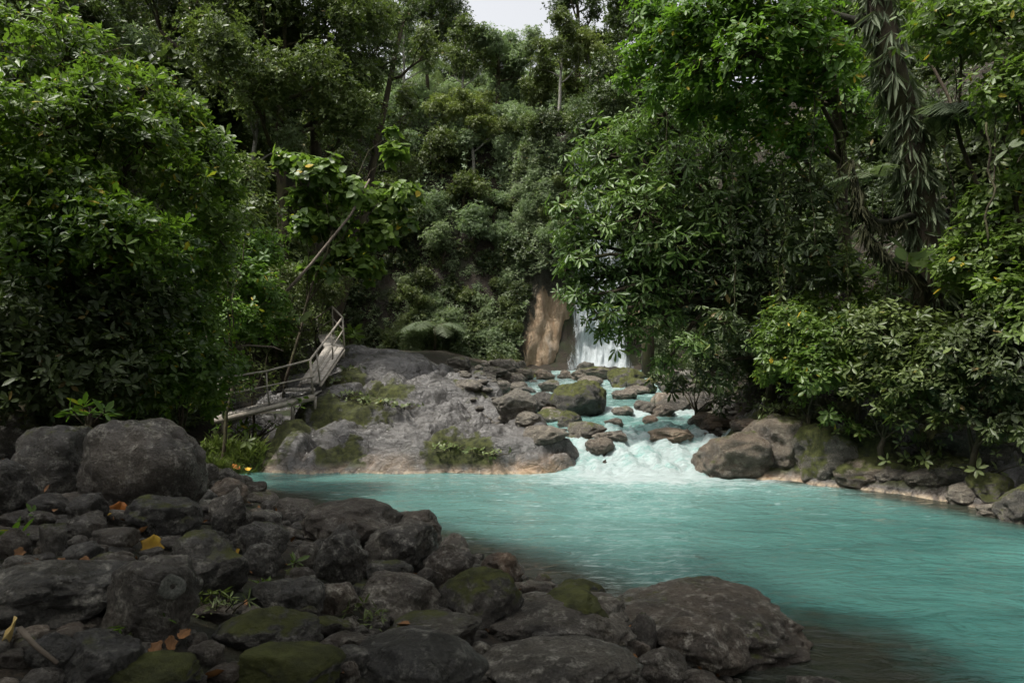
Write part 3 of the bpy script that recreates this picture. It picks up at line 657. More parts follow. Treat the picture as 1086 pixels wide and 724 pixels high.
for o, u, v, tone, r in fill:
    tw = 'pale' if tone > .55 else ('grey' if tone > .36 else 'dark'); sw = 'tiny' if r < .08 else 'small'
    lab = near_label(u, v, hero_objs, used, sw, tw)
    if lab is None:
        h = min(hero_objs, key=lambda h: (h[1]-u)**2 + (h[2]-v)**2)
        lab = f'{sw} {tw} stone, one of several packed around the {short(h[3])}'
    tag(o, lab, 'stone', 'stones between the foreground boulders')
# loose gravel: more than anyone would count
def gravel(name, pts, seed, rmin, rmax, mat, kindname):
    r = np.random.RandomState(seed); V0, F0 = ico(2); Vs = []; Fs = []; n = 0
    for (x, y, z) in pts:
        s = r.uniform(rmin, rmax)*np.array([r.uniform(.8, 1.5), r.uniform(.8, 1.3), r.uniform(.4, .8)]); a = r.uniform(0, 6.3)
        p = V0*(1 + .25*pn(V0[:, 0]*1.3+r.uniform(0, 90), V0[:, 1]*1.3, V0[:, 2]*1.3))[:, None]*s
        p = np.stack([p[:, 0]*math.cos(a)-p[:, 1]*math.sin(a), p[:, 0]*math.sin(a)+p[:, 1]*math.cos(a), p[:, 2]], -1) + np.array([x, y, z+s[2]*.3])
        Vs.append(p); Fs.append(F0+n); n += len(V0)
    o = obj(name, mk_mesh(name, np.concatenate(Vs), np.concatenate(Fs), mat)); o.color = (.15, .4, .1, 1)
    return tag(o, kind='stuff')
r_ = np.random.RandomState(3)
def pick(n, xr, yr, lo, hi):
    x, y = r_.uniform(*xr, n*6), r_.uniform(*yr, n*6); s = sdf_poly(x, y, WATER); k = np.where((s > lo) & (s < hi))[0][:n]
    return np.stack([x[k], y[k], H(x[k], y[k])], 1)
pts = pick(1700, (-7.5, 3), (2.2, 12.5), -.25, 99)
gravel('gravel', pts, 4, .015, .05, M['rock'], 'gravel')
pts = pick(700, (-7, 8), (15.5, 36), 0, 2.0)
gravel('gravel', pts, 5, .03, .14, M['wetrock'], 'gravel')

# stream boulders (u0,u1,vt,vb,Y,(moss,tone,warm),label)
WSH = [rock_mesh(200+i, 5, cuts=6+i % 5, box=2.1+.1*i, rough=1.1, mat=M['wetrock'], soft=.65+.03*(i % 8)) for i in range(9)]
STREAM = [
 (584,643,402,442,20.3,(.80,.12,.05),'tall dark mossy boulder in the middle of the stream'),
 (560,592,415,436,20.8,(.3,.1,.1),'dark rock wedged left of the tall mossy stream boulder'),
 (523,570,412,444,19.5,(.45,.45,.05),'tilted grey boulder with mossy underside left of the tall mossy one'),
 (496,528,395,412,24,(.45,.6,.05),'grey rounded rock above the bedrock left of the stream'),
 (590,618,435,455,17.6,(.75,.3,.1),'small mossy rock below the tall dark stream boulder'),
 (602,642,446,464,16.4,(.6,.5,.1),'mossy topped rock in the white water below the small mossy rock'),
 (626,664,456,471,15.4,(.15,.6,.15),'smooth wet grey rock awash in the cascade'),
 (688,736,453,470,15.6,(.1,.9,.55),'flat cream-coloured rock awash in the cascade'),
 (735,782,437,456,16.9,(.15,.25,.9),'rusty red rock at the right side of the cascade'),
 (774,806,443,456,15.9,(.1,.3,.8),'lower rusty rock beside the right bank'),
 (681,698,440,450,17.5,(.1,.25,.7),'small rusty stone in the water above the cascade'),
 (640,662,443,453,17.0,(.2,.35,.3),'small dark stone in the middle of the cascade'),
 (690,735,418,438,19.4,(.3,.3,.1),'dark rock under the hanging branches right of the small weir'),
 (725,765,414,438,18.8,(.35,.2,.1),'dark shaded boulder in the hollow under the right tree'),
 (645,682,389,411,25,(.85,.3,.05),'green mossy boulder just below the waterfall, right one'),
 (605,645,388,404,28,(.6,.45,.3),'mossy boulder in front of the waterfall foot'),
 (612,632,383,398,30,(.2,.4,.1),'dark rounded rock directly under the white waterfall'),
 (665,696,400,418,23,(.8,.3,.05),'dark green boulder behind the small weir'),
 (540,560,404,416,25,(.4,.6,.1),'pale rock at the left edge of the upper stream'),
 (478,512,402,416,22,(.4,.5,.1),'low rock on top of the bedrock beside the upper stream'),
 (447,470,386,399,28,(.75,.5,.05),'mossy round rock on the skyline of the bedrock'),
 (432,448,383,394,29,(.35,.4,.05),'small grey rock at the left end of the row behind the bedrock'),
 (468,492,389,402,27,(.8,.4,.0),'green mossy rock behind the bedrock, next to the round one'),
 (508,540,388,400,28,(.5,.6,.1),'grey rock behind the bedrock near the orange cliff foot'),
 (540,566,390,402,28,(.6,.7,.2),'pale mossy rock near the orange cliff foot'),
 (492,512,384,396,30,(.6,.6,.1),'distant mossy rock at the base of the overgrown cliff'),
 (566,590,391,403,29,(.3,.7,.4),'pale rock under the orange cliff'),
 (648,676,412,424,21.5,(.3,.5,.2),'grey rock upstream of the small weir'),
 (662,690,408,419,24,(.3,.5,.2),'grey rock behind the mossy ones under the tree'),
 (696,722,400,414,24,(.5,.3,.1),'dark rock in the shade below the hanging branches'),
 (590,606,392,402,28,(.2,.5,.3),'small grey rock in the upper stream under the waterfall'),
 (545,575,436,452,17.4,(.3,.6,.1),'grey rock at the bedrock edge beside the rapids'),
 (555,602,450,470,16.1,(.2,.62,.15),'wet grey ledge rock where the rapids start'),
 (738,812,456,508,13.7,(.55,.42,.42),'orange-brown wet rock at the right foot of the cascade'),
 (790,868,438,500,13.9,(.55,.5,.3),'brown and grey angular rock on the right bank above the pool'),
 (836,915,446,510,13.2,(.85,.4,.1),'mossy rock hump on the right bank'),
 (880,945,480,518,12.6,(.8,.5,.4),'low mossy rock at the waterline of the right bank'),
 (915,965,490,516,12.3,(.5,.3,.1),'dark rock at the waterline under the right bushes'),
 (956,1012,495,522,11.3,(.3,.6,.1),'grey layered rock at the waterline on the right'),
 (985,1050,478,512,11.3,(.8,.3,.05),'large mossy boulder under the bushes on the far right bank'),
 (1004,1046,512,536,10.6,(.3,.7,.1),'pale grey flat rock at the waterline on the far right'),
 (1030,1072,500,530,10.5,(.9,.3,.05),'mossy rock behind the pale flat rock on the far right'),
 (1060,1110,508,556,9.7,(.75,.25,.05),'dark mossy rock cut by the right edge above the pool'),
 (1038,1066,534,548,9.9,(.2,.6,.1),'small grey rock at the waterline near the right edge'),
 (672,700,424,440,19,(.3,.35,.1),'dark rock splitting the flow above the small weir'),
 (648,672,430,442,18.5,(.5,.5,.1),'low grey rock right of the tall mossy stream boulder'),
 (612,640,398,410,26,(.4,.5,.2),'grey rock in midstream under the waterfall'),
 (570,596,402,416,24,(.5,.5,.1),'mossy rock left of midstream behind the tall boulder'),
 (700,730,398,416,23,(.7,.25,.05),'dark mossy boulder under the lowest hanging leaves'),
 (552,580,422,436,19,(.3,.55,.1),'grey rock leaning on the wedged dark rock'),
 (690,716,428,442,18.3,(.2,.3,.4),'brown rock at the right edge of the small weir'),
 (470,500,378,394,25,(.6,.45,.05),'mossy boulder on the skyline behind the bedrock, tallest one'),
 (516,548,380,398,27,(.4,.5,.1),'grey boulder on the skyline right of the tallest mossy one'),
 (1000,1100,452,496,11.6,(.6,.3,.05),'long dark rock shelf under the ferns on the far right'),
 (620,652,463,481,14.6,(.2,.35,.3),'small wet dark rock at the left edge of the white cascade'),
]
for k, (u0,u1,vt,vb,Y,colr,lab) in enumerate(STREAM):
    x = (u0+u1)/2; hh_ = ghit(x, vb); Y = hh_[1] if abs(hh_[1]-Y) < 5 else Y; zz = P(x, vb, Y)[2]
    place_rock('boulder', WSH[k % 9], u0, u1, vt, vb, lab, 'boulder', colr, 'boulders along the stream', Y=Y, own_base=zz - .3*(vb-vt)*Y/F_PX, rz=(k*37) % 40-20, depth=.9)
for k in range(46):      # small stones along the stream
    for _ in range(50):
        x, y = rnd.uniform(-2.5, 7), rnd.uniform(15.5, 35)
        s = sdf_poly(np.array([x]), np.array([y]), WATER)[0]
        if -1.0 < s < 1.2 and sdf_poly(np.array([x]), np.array([y]), SLAB)[0] > .3: break
    r = rnd.uniform(.12, .42)*(1+.02*(y-15)); o = obj('stone', SHAPES[k % 12]); o.location = (x, y, max(Hs(x, y), float(zwater(y))-.15)+r*.25)
    o.scale = (r, r*rnd.uniform(.7, 1.2), r*rnd.uniform(.5, .8)); o.rotation_euler = (0, 0, rnd.uniform(0, 6)); o.color = (rnd.uniform(.2, .9), rnd.uniform(.4, .9), rnd.uniform(0, .4), 1)
    where = 'between bedrock and waterfall' if x < 1.5 else ('in the stream below the waterfall' if x < 4.5 else 'under the overhanging tree')
    dist = 'near the rapids' if y < 20 else ('half way up' if y < 27 else 'far up')
    UPS.append((o, where, dist, proj(tuple(o.location))[0]))
for wh_, di_ in sorted({(a[1], a[2]) for a in UPS}):
    for k_, a in enumerate(sorted([a for a in UPS if a[1:3] == (wh_, di_)], key=lambda a: a[3])): tag(a[0], f'small grey stone {wh_}, {di_}, {ORD[k_]} from left', 'stone', 'small stones along the upper stream')

# ---------------------------------------------------------------- walkway
def walkway():
    t = empty('walkway', P(282, 440, 15.2)); base = np.array(t.location)
    def L(p): return np.asarray(p, float) - base
    A, B = P(226.6, 442.6, 14.6), P(334, 417.7, 15.8)
    back = np.array([-.10, .95, .06])
    nseg = 4
    for k in range(5):   # long boards
        o0, o1 = k/5+.012, (k+1)/5-.012; m = MB()
        q = [L(A+back*o0), L(B+back*o0), L(B+back*o1), L(A+back*o1)]
        m.slabq(q, .04); obj('deck_board', m.mesh('deck_board', M['plank'], False), t)
    m = MB(); e = np.array([0, -.03, -.045]); m.box8(np.array([L(A+e+[0,-.05,-.10]), L(B+e+[0,-.05,-.10]), L(B+e+[0,.02,-.10]), L(A+e+[0,.02,-.10]), L(A+e+[0,-.05,0.02]), L(B+e+[0,-.05,0.02]), L(B+e+[0,.02,0.02]), L(A+e+[0,.02,0.02])]))
    obj('edge_beam', m.mesh('edge_beam', M['rail'], False), t)
    # landing board
    q = [P(301, 413, 15.6), P(334.5, 412.5, 15.9), P(334, 410.6, 16.5), P(306, 411, 16.2)]
    m = MB(); m.slabq([L(x) for x in q], .05); obj('landing', m.mesh('landing', M['plank'], False), t)
    # ramp of three boards with cleats
    a0, a1, b1, b0 = P(317.2, 405, 16.3), P(340, 405, 16.3), P(365, 368, 18.9), P(344.6, 367.5, 18.9)
    for k in range(3):
        f0, f1 = k/3+.015, (k+1)/3-.015; m = MB()
        m.slabq([L(a0*(1-f0)+a1*f0), L(a0*(1-f1)+a1*f1), L(b0*(1-f1)+b1*f1), L(b0*(1-f0)+b1*f0)], .05); obj('ramp_board', m.mesh('ramp_board', M['plank'], False), t)
    for s0, s1 in ((a0, b0), (a1, b1)):
        m = MB(); m.tube([L(s0+[0,0,-.09]), L(s1+[0,0,-.09])], .035, 6); obj('stringer', m.mesh('stringer', M['rail']), t)
    # top platform
    q = [P(343.6, 366.5, 19.0), P(365.5, 366.8, 19.1), P(355, 354.8, 20.2), P(335.7, 354, 20.1)]
    m = MB(); m.slabq([L(x) for x in q], .07); obj('top_platform', m.mesh('top_platform', M['plank'], False), t)
    for (u, v, Y, b) in ((310.5, 425, 15.5, .5), (334, 420, 15.9, .35), (364, 369, 19.1, .3), (237, 443, 14.75, .3), (346, 369, 19, .6)):
        m = MB(); p = L(P(u, v, Y)); m.tube([p, p-[0, 0, b]], .045, 6); obj('support_post', m.mesh('support_post', M['rail']), t)
    def bar(name, pts, r=.022):
        m = MB(); m.tube([L(p) for p in pts], r, 8); return obj(name, m.mesh(name, M['rail']), t)
    bar('rail', [P(230.7, 401.8, 14.6), P(282.5, 393.3, 15.2), P(329, 381.5, 15.75)])
    bar('rail', [P(236, 418.9, 14.6), P(282.5, 409.4, 15.2), P(331, 399.5, 15.78)], .018)
    bar('post', [P(230.7, 401.5, 14.62), P(237.2, 444, 14.6)]); bar('post', [P(329, 381, 15.8), P(332, 418, 15.8)], .026)
    bar('post', [P(282.5, 393, 15.22), P(283, 409, 15.22), P(286, 430, 15.22)], .02)
    bar('post', [P(335.3, 372, 16.3), P(339.5, 405, 16.3)], .022)
    bar('rail', [P(329, 381.5, 15.8), P(363.3, 336.5, 19.0)], .028); bar('rail', [P(332, 399.5, 15.8), P(364.3, 349.4, 19.05)], .018)
    bar('rail', [P(363.3, 336.5, 19.0), P(351.9, 324.9, 20.2), P(336, 337, 21.5)], .026)
    bar('rail', [P(364.3, 349.4, 19.0), P(353, 338, 20.2), P(337, 350, 21.5)], .022)
    bar('post', [P(363.3, 336, 19.05), P(365.2, 368, 19.05)], .026); bar('post', [P(351.9, 324.6, 20.2), P(354, 355, 20.2)], .024); bar('post', [P(351, 353, 17.9), P(352.5, 366, 17.9), P(353, 384, 17.9)], .02)
    bar('post', [P(336, 337, 21.5), P(338, 358, 21.5)], .022)
    # wire mesh panel of the lower deck
    m = MB(); a, b, c, d = [np.array(L(x)) for x in (P(236.2, 419, 14.62), P(331, 400, 15.82), P(333.6, 416.5, 15.82), P(237.4, 441.5, 14.62))]
    for k in range(7):
        f = k/6; m.tube([a*(1-f)+d*f, b*(1-f)+c*f], .005, 4, False)
    for k in range(27):
        f = (k+.5)/27; m.tube([a*(1-f)+b*f, d*(1-f)+c*f], .004, 4, False)
    obj('wire_mesh', m.mesh('wire_mesh', M['mesh']), t)
    return tag(t, 'weathered wooden walkway with railing and wire mesh climbing the bedrock', 'walkway')
walkway()
#==PART3==

# ---------------------------------------------------------------- foliage
def _tmpl(near, fold=.10, curl=.12, shape='oval'):
    if near:
        if shape == 'oval': w1, w2, x1, x2 = .40, .46, .28, .66
        elif shape == 'obov': w1, w2, x1, x2 = .26, .50, .32, .72
        elif shape == 'heart': w1, w2, x1, x2 = .50, .42, .18, .60
        else: w1, w2, x1, x2 = .42, .36, .25, .62
        V = [(0,0,0),(x1,w1,0),(x1,0,-fold*.6),(x1,-w1,0),(x2,w2,-curl*.35),(x2,0,-fold*.6-curl*.35),(x2,-w2,-curl*.35),(1,0,-curl)]
        F = [(0,2,1),(0,3,2),(1,2,5),(1,5,4),(2,3,6),(2,6,5),(4,5,7),(5,6,7)]
    else:
        V = [(0,0,0),(.5,.5,-.02),(.5,-.5,-.02),(1,0,-curl),(.5,0,-fold)]
        F = [(0,4,1),(0,2,4),(1,4,3),(4,2,3)]
    return np.array(V, float), np.array(F)
def unit(a): return a/(np.linalg.norm(a, axis=-1, keepdims=True)+1e-9)
def make_leaves(C, A, r, nl=6, th0=65, ths=14, L=.12, W=.4, droop=.15, tm=None, Lvar=.25, stem=.12):
    N_ = len(C); A = unit(A); ref = np.where(np.abs(A[:, 2:3]) < .9, np.array([[0, 0, 1.]]), np.array([[1., 0, 0]]))
    U = unit(np.cross(A, ref)); Wv = np.cross(A, U)
    az = (np.arange(nl)[None, :]*2*math.pi/nl + r.uniform(0, 6.3, (N_, 1)) + r.normal(0, .3, (N_, nl)))
    th = np.radians(r.normal(th0, ths, (N_, nl)))
    D = np.cos(th)[..., None]*A[:, None] + np.sin(th)[..., None]*(np.cos(az)[..., None]*U[:, None] + np.sin(az)[..., None]*Wv[:, None])
    D[..., 2] -= droop; D = unit(D)
    Nn = A[:, None] - D*np.sum(A[:, None]*D, -1, keepdims=True) + .25*r.normal(size=D.shape); Nn = unit(Nn - D*np.sum(Nn*D, -1, keepdims=True))
    S = np.cross(Nn, D)
    ln = L*(1 + Lvar*r.uniform(-1, 1, (N_, nl)))*np.where(r.uniform(0, 1, (N_, 1)) > .5, r.uniform(.55, .9, (N_, 1)), r.uniform(.9, 1.35, (N_, 1)))*(r.uniform(0, 1, (N_, nl)) > .12)
    pos = C[:, None] + D*(stem*L) + .05*L*r.normal(size=D.shape)
    TV, TF = tm
    D, S, Nn, ln, pos = [a.reshape(-1, *a.shape[2:]) for a in (D, S, Nn, ln, pos)]
    wd = ln*W
    V = pos[:, None] + TV[None, :, 0:1]*(D*ln[:, None])[:, None] + TV[None, :, 1:2]*(S*wd[:, None])[:, None] + TV[None, :, 2:3]*(Nn*ln[:, None])[:, None]
    n = len(D); F = (np.arange(n)[:, None, None]*len(TV) + TF[None]).reshape(-1, 3)
    rc = np.clip(r.beta(2, 2, (N_, 1)) * .7 + .55*pn(C[:, :1]/(L*9), C[:, 1:2]/(L*9), C[:, 2:3]/(L*9)) + r.uniform(0, .3, (N_, nl)), 0, 1); rare = r.uniform(0, 1, (N_, nl)); rc = np.where(rare > .985, .995, rc*.94)
    return V.reshape(-1, 3), F, np.repeat(rc.ravel(), len(TV))
STY = dict(
 A=dict(L=.125, W=.40, nl=7, th0=62, droop=.10, D=60, near=True, shape='obov', mat='leafA'),
 A2=dict(L=.12, W=.42, nl=6, th0=60, droop=.15, D=60, near=True, shape='oval', mat='leafD'),
 W=dict(L=.20, W=.27, nl=7, th0=86, droop=.42, D=62, near=True, shape='obov', mat='leafW'),
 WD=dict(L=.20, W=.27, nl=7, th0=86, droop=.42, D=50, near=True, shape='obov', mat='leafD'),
 B=dict(L=.075, W=.48, nl=6, th0=60, droop=.1, D=36, near=False, shape='oval', mat='leafB'),
 S=dict(L=.12, W=.44, nl=5, th0=70, droop=.25, D=60, near=True, shape='oval', mat='leafW'),
 H=dict(L=.26, W=.80, nl=4, th0=78, droop=.25, D=62, near=True, shape='heart', mat='leafY'),
 T=dict(L=.070, W=.50, nl=6, th0=65, droop=.1, D=28, near=False, shape='oval', mat='leafT'),
 G=dict(L=.056, W=.46, nl=6, th0=60, droop=.1, D=30, near=False, shape='oval', mat='leafG'),
)
def crown_mesh(name, lobes, style, seed, flat=.8, dens=1.0, twigs=True, **over):
    """lobes: list of (centre, radius)"""
    st = dict(STY[style]); st.update(over); r = np.random.RandomState(seed); tm = _tmpl(st['near'], shape=st['shape'])
    C, A = [], []
    for (c, rad) in lobes:
        n = int(dens*st['D']*(rad/st['L'])**2/st['nl']) + 3; d = unit(r.normal(size=(n, 3)) + [0, 0, .25])
        q = d*1.7 + seed*3.1 + np.asarray(c)
        lump = 1 + .62*pn(q[:, 0], q[:, 1], q[:, 2]) + .25*pn(q[:, 0]*3, q[:, 1]*3, q[:, 2]*3)
        rr = rad*lump*(r.uniform(.12, 1.0, n)**.42)*np.where(r.uniform(0, 1, n) > .90, r.uniform(1.0, 1.5, n), 1.0)
        p = d*rr[:, None]; p[:, 2] *= flat; C.append(np.asarray(c) + p); A.append(d*.75 + np.array([0, 0, .65]) + .35*r.normal(size=(n, 3)))
    C = np.concatenate(C); A = np.concatenate(A)
    V, F, rn = make_leaves(C, A, r, st['nl'], st['th0'], 15, st['L'], st['W'], st['droop'], tm)
    me = mk_mesh(name, V, F, M[st['mat']], False, {'rnd': rn})
    return me, C
def limbs_mesh(name, base, lobes, seed, r0, lean=None, twig_to=None, seg=7, wob=.12, hub=None):
    r = random.Random(seed); m = MB(); base = np.asarray(base, float)
    cs = [np.asarray(c, float) for c, _ in lobes]; cen = np.mean(cs, 0)
    hub = base + (cen-base)*.55 if hub is None else np.asarray(hub, float)
    def path(a, b, r0, r1, n=7, sag=0.0):
        pts = [a + (b-a)*t + np.array([r.uniform(-1, 1), r.uniform(-1, 1), r.uniform(-.5, .5)])*wob*np.linalg.norm(b-a)*.35*math.sin(math.pi*t) + np.array([0, 0, sag*math.sin(math.pi*t)]) for t in np.linspace(0, 1, n)]
        m.tube(pts, np.linspace(r0, r1, n), seg); return pts
    tr = path(base - [0, 0, .3], hub, r0*1.25, r0*.75, 8)
    for c in cs:
        s = tr[r.randrange(4, 8)]; path(s, c, r0*.45, r0*.14, 7, .10*np.linalg.norm(c-s))
    if twig_to is not None:
        idx = np.random.RandomState(seed).choice(len(twig_to), min(len(twig_to), 26*len(cs)), False)
        for k in idx:
            p = twig_to[k]; c = min(cs, key=lambda q: np.sum((q-p)**2)); mid = (c+p)/2 + np.array([0, 0, -.05])
            m.tube([c, mid, p], [r0*.10+.004, r0*.06+.003, .003], 4, False)
    return m.mesh(name, M['bark'])
def tree_at(name, base, lobes, style, seed, r0, label, cat, group=None, hub=None, dens=1.0, flat=.8, crown='crown', **over):
    base = np.asarray(base, float); L = [(np.asarray(c, float)-base, rad) for c, rad in lobes]
    t = empty(name, base); me, C = crown_mesh(crown, L, style, seed, flat, dens, **over)
    obj(crown, me, t); obj('trunk' if 'tree' in name else 'stem', limbs_mesh('limbs', (0, 0, 0), L, seed, r0, twig_to=C, hub=None if hub is None else np.asarray(hub)-base), t)
    return tag(t, label, cat, group)
def PL(lst, Rs=1.0):   # picture-placed lobes -> world
    q = random.Random(len(lst)*31 + int(lst[0][0])); return [(P(u, v, Y + q.uniform(-.4, .4)), rp*Y/F_PX*Rs*q.uniform(.72, 1.22)) for (u, v, Y, rp) in lst]
def gnd(u, v, Y, dx=0, dy=0):
    p = P(u, v, Y); x, y = p[0]+dx, p[1]+dy; return np.array([x, y, Hs(x, y)])

# --- left bank, near
tree_at('broadleaf_tree', gnd(95, 300, 9.8, -.3, .6), PL([(15,85,10.2,52),(70,60,10.4,44),(100,105,10.2,52),(155,95,10.6,44),(190,120,10.8,38),(150,150,10.4,46),(60,140,9.8,55),(215,165,11,36),(235,205,11.2,32),(190,200,10.6,44),(5,30,10.6,34),(225,240,11.3,32)]),
        'A', 21, .13, 'tall glossy-leaved tree on the left with the brightest green top leaves', 'tree', hub=P(110, 230, 10.2))
tree_at('broadleaf_tree', gnd(-5, 330, 8.9, 0, .4), PL([(10,200,9,60),(70,215,9.2,58),(120,250,9.4,58),(30,270,8.8,56),(165,265,9.8,50),(-30,120,9,60)]),
        'A', 22, .10, 'dark glossy-leaved tree at the left edge beneath the bright-topped one', 'tree', mat='leafA')
tree_at('leafy_shrub', gnd(60, 440, 9.2, 0, 0), PL([(20,350,8.9,58),(80,340,9.2,58),(130,330,9.6,55),(50,400,8.8,52),(115,395,9.2,50),(-20,400,8.6,50)]),
        'A2', 23, .06, 'deep dark shrub behind the mossy boulders at the far left', 'shrub')
tree_at('leafy_shrub', gnd(185, 430, 10.6, 0, .2), PL([(185,320,10.8,48),(215,285,11.4,40),(170,380,10.2,46),(210,395,11,42),(205,345,11.2,42),(160,415,10,34),(222,425,11.6,20)]),
        'S', 24, .03, 'leafy shrub reaching the lower end of the walkway railing', 'shrub', L=.11, mat='leafA')
tree_at('leafy_shrub', gnd(262, 330, 15.2, 0, .8), PL([(255,300,15.4,34),(285,318,16,28),(240,335,14.8,32),(268,350,15.8,24),(300,345,17,20),(232,370,14.6,26),(250,390,15.2,18),(230,270,15,34),(265,265,16.5,34)]),
        'S', 25, .03, 'mixed bright bush on the slope just above the walkway', 'shrub', mat='leafL')
tree_at('leafy_shrub', gnd(225, 300, 13.4, 0, .6), PL([(232,255,13,32),(215,300,12.6,32),(250,230,14,30),(262,190,15.5,32),(275,225,17,32)]),
        'S', 26, .035, 'small-leaved bush between the glossy left tree and the walkway slope', 'shrub', mat='leafB')
# leaning yellow-green tree
tree_at('leaning_tree', gnd(296, 322, 18.2, 0, .3), PL([(310,172,19,26),(338,182,19,26),(325,208,19,26),(372,205,19.4,25),(350,235,19,25),(405,215,19.8,26),(430,205,20,20),(418,160,20,17),(400,250,19.6,24),(365,265,19.2,24),(340,285,19,18),(385,282,19.4,18),(430,235,20,16),(330,240,18.8,20),(415,140,20,10)]),
        'H', 27, .035, 'slanting tree with large yellow-green leaves above the top of the walkway', 'tree', hub=P(352, 245, 18.8), flat=.6, dens=.95, L=.21)
tree_at('leafy_shrub', gnd(335, 300, 20, 0, .5), PL([(330,300,20.5,24),(352,312,20.5,18),(312,320,19.5,16),(360,290,21,18),(300,290,19.5,20)]),
        'B', 28, .04, 'low dark bush behind the upper railing of the walkway', 'shrub')
# --- right bank, near
RB_ = gnd(842, 420, 15.2, .4, .8)
tree_at('overhanging_tree', RB_, PL([(640,165,15.6,34),(622,190,15.4,24),(668,140,15.6,34),(705,125,15.6,36),(742,118,15.2,36),(650,205,15.2,36),(632,245,15,30),(615,275,15,22),(612,315,15,20),(603,255,15.2,18),(600,285,15.2,16),(606,225,15.3,18),(598,310,15.2,9),(614,298,15.2,18),(626,318,15.1,15),(612,262,15.2,20),(640,352,14.9,10),(640,290,15,28),(680,225,15,40),(720,180,15,44),(765,160,14.8,42),(675,280,15,34),(640,335,14.8,17),(668,352,14.8,22),(700,335,14.8,34),(720,265,14.8,44),(765,230,14.4,46),(705,385,14.8,20),(735,365,14.6,30),(690,310,14.9,34),(800,190,14.2,44),(660,320,14.8,20)]),
        'W', 31, .20, 'large tree with drooping whorled leaves overhanging the rapids and waterfall', 'tree', hub=P(800, 300, 15.2), dens=.92)
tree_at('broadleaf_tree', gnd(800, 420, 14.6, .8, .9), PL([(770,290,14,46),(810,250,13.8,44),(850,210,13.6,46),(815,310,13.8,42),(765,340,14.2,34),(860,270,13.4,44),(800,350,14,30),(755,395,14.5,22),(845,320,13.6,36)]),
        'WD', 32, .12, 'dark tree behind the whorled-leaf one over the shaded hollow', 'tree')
tree_at('broadleaf_tree', gnd(880, 300, 12.8, 1.2, 1.6), PL([(690,15,13.4,34),(720,45,13,38),(760,20,12.6,42),(680,60,13.8,28),(800,60,12.4,42),(845,25,12,44),(745,80,13.2,32),(700,95,13.8,28),(830,100,12.4,40),(735,115,13.6,30),(775,120,13.4,28),(810,140,13.4,28),(790,-10,12,44),(880,70,12,42),(900,120,13.6,36),(660,85,14.2,15),(850,150,12.8,36)]),
        'S', 33, .12, 'tall tree with light green leaves filling the top right sky edge', 'tree', mat='leafL', L=.13, hub=P(880, 60, 13.8))
tree_at('broadleaf_tree', gnd(1090, 330, 10.6, .8, .8), PL([(940,15,12.8,40),(1005,25,10.8,42),(1060,30,10.2,52),(1080,100,10,46),(1100,170,9.8,40)]),
        'S', 34, .10, 'dark tree over the upper right corner above the fern fronds', 'tree', L=.12, mat='leafA')
tree_at('leafy_shrub', gnd(1040, 360, 10.8, .7, .9), PL([(1050,220,10.6,42),(1085,260,10.2,40),(1030,280,10.8,42),(1070,310,10.4,40),(1000,300,13.6,34),(940,310,13.8,36),(890,290,13.6,34),(1100,340,9.8,40)]),
        'S', 35, .06, 'dark green thicket shrub between the epiphyte trunk and the right edge', 'shrub', mat='leafA')
tree_at('leafy_shrub', gnd(868, 420, 12.6, 0, .5), PL([(845,345,12.8,30),(868,330,12.8,28),(870,365,12.6,32),(900,350,12.4,32),(838,378,13,24),(865,395,12.6,24),(900,385,12.2,32),(820,365,13.4,22),(830,335,13.4,22),(850,420,12.8,15),(880,442,12.1,13),(815,398,13.3,13),(905,455,11.9,10)]),
        'W', 36, .05, 'bright bush with hanging oval leaves above the right foot of the cascade', 'shrub', L=.125, W=.38, mat='leafY', th0=72, droop=.3)
tree_at('leafy_shrub', gnd(945, 430, 11.6, 0, .5), PL([(935,350,11.8,34),(960,375,11.6,34),(925,395,11.8,30),(985,350,11.4,34),(960,410,11.4,26),(1000,385,11.2,32),(905,415,12,20),(960,446,11.2,13),(935,432,11.5,12),(985,425,11.0,17),(1002,448,10.8,10)]),
        'S', 37, .05, 'green bush with pointed leaves in the middle of the right bank', 'shrub', L=.125, W=.36, mat='leafB')
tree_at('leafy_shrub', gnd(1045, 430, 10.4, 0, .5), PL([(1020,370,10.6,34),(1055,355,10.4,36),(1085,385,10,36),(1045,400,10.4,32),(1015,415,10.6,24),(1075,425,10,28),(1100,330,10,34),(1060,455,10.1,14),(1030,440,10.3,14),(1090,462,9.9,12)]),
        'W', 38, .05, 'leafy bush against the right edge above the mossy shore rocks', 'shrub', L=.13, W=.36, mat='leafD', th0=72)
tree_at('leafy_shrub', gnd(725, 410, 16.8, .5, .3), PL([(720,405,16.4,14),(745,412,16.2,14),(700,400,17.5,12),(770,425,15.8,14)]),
        'WD', 39, .04, 'small shadowed shrub beneath the overhanging tree at the stream', 'shrub')

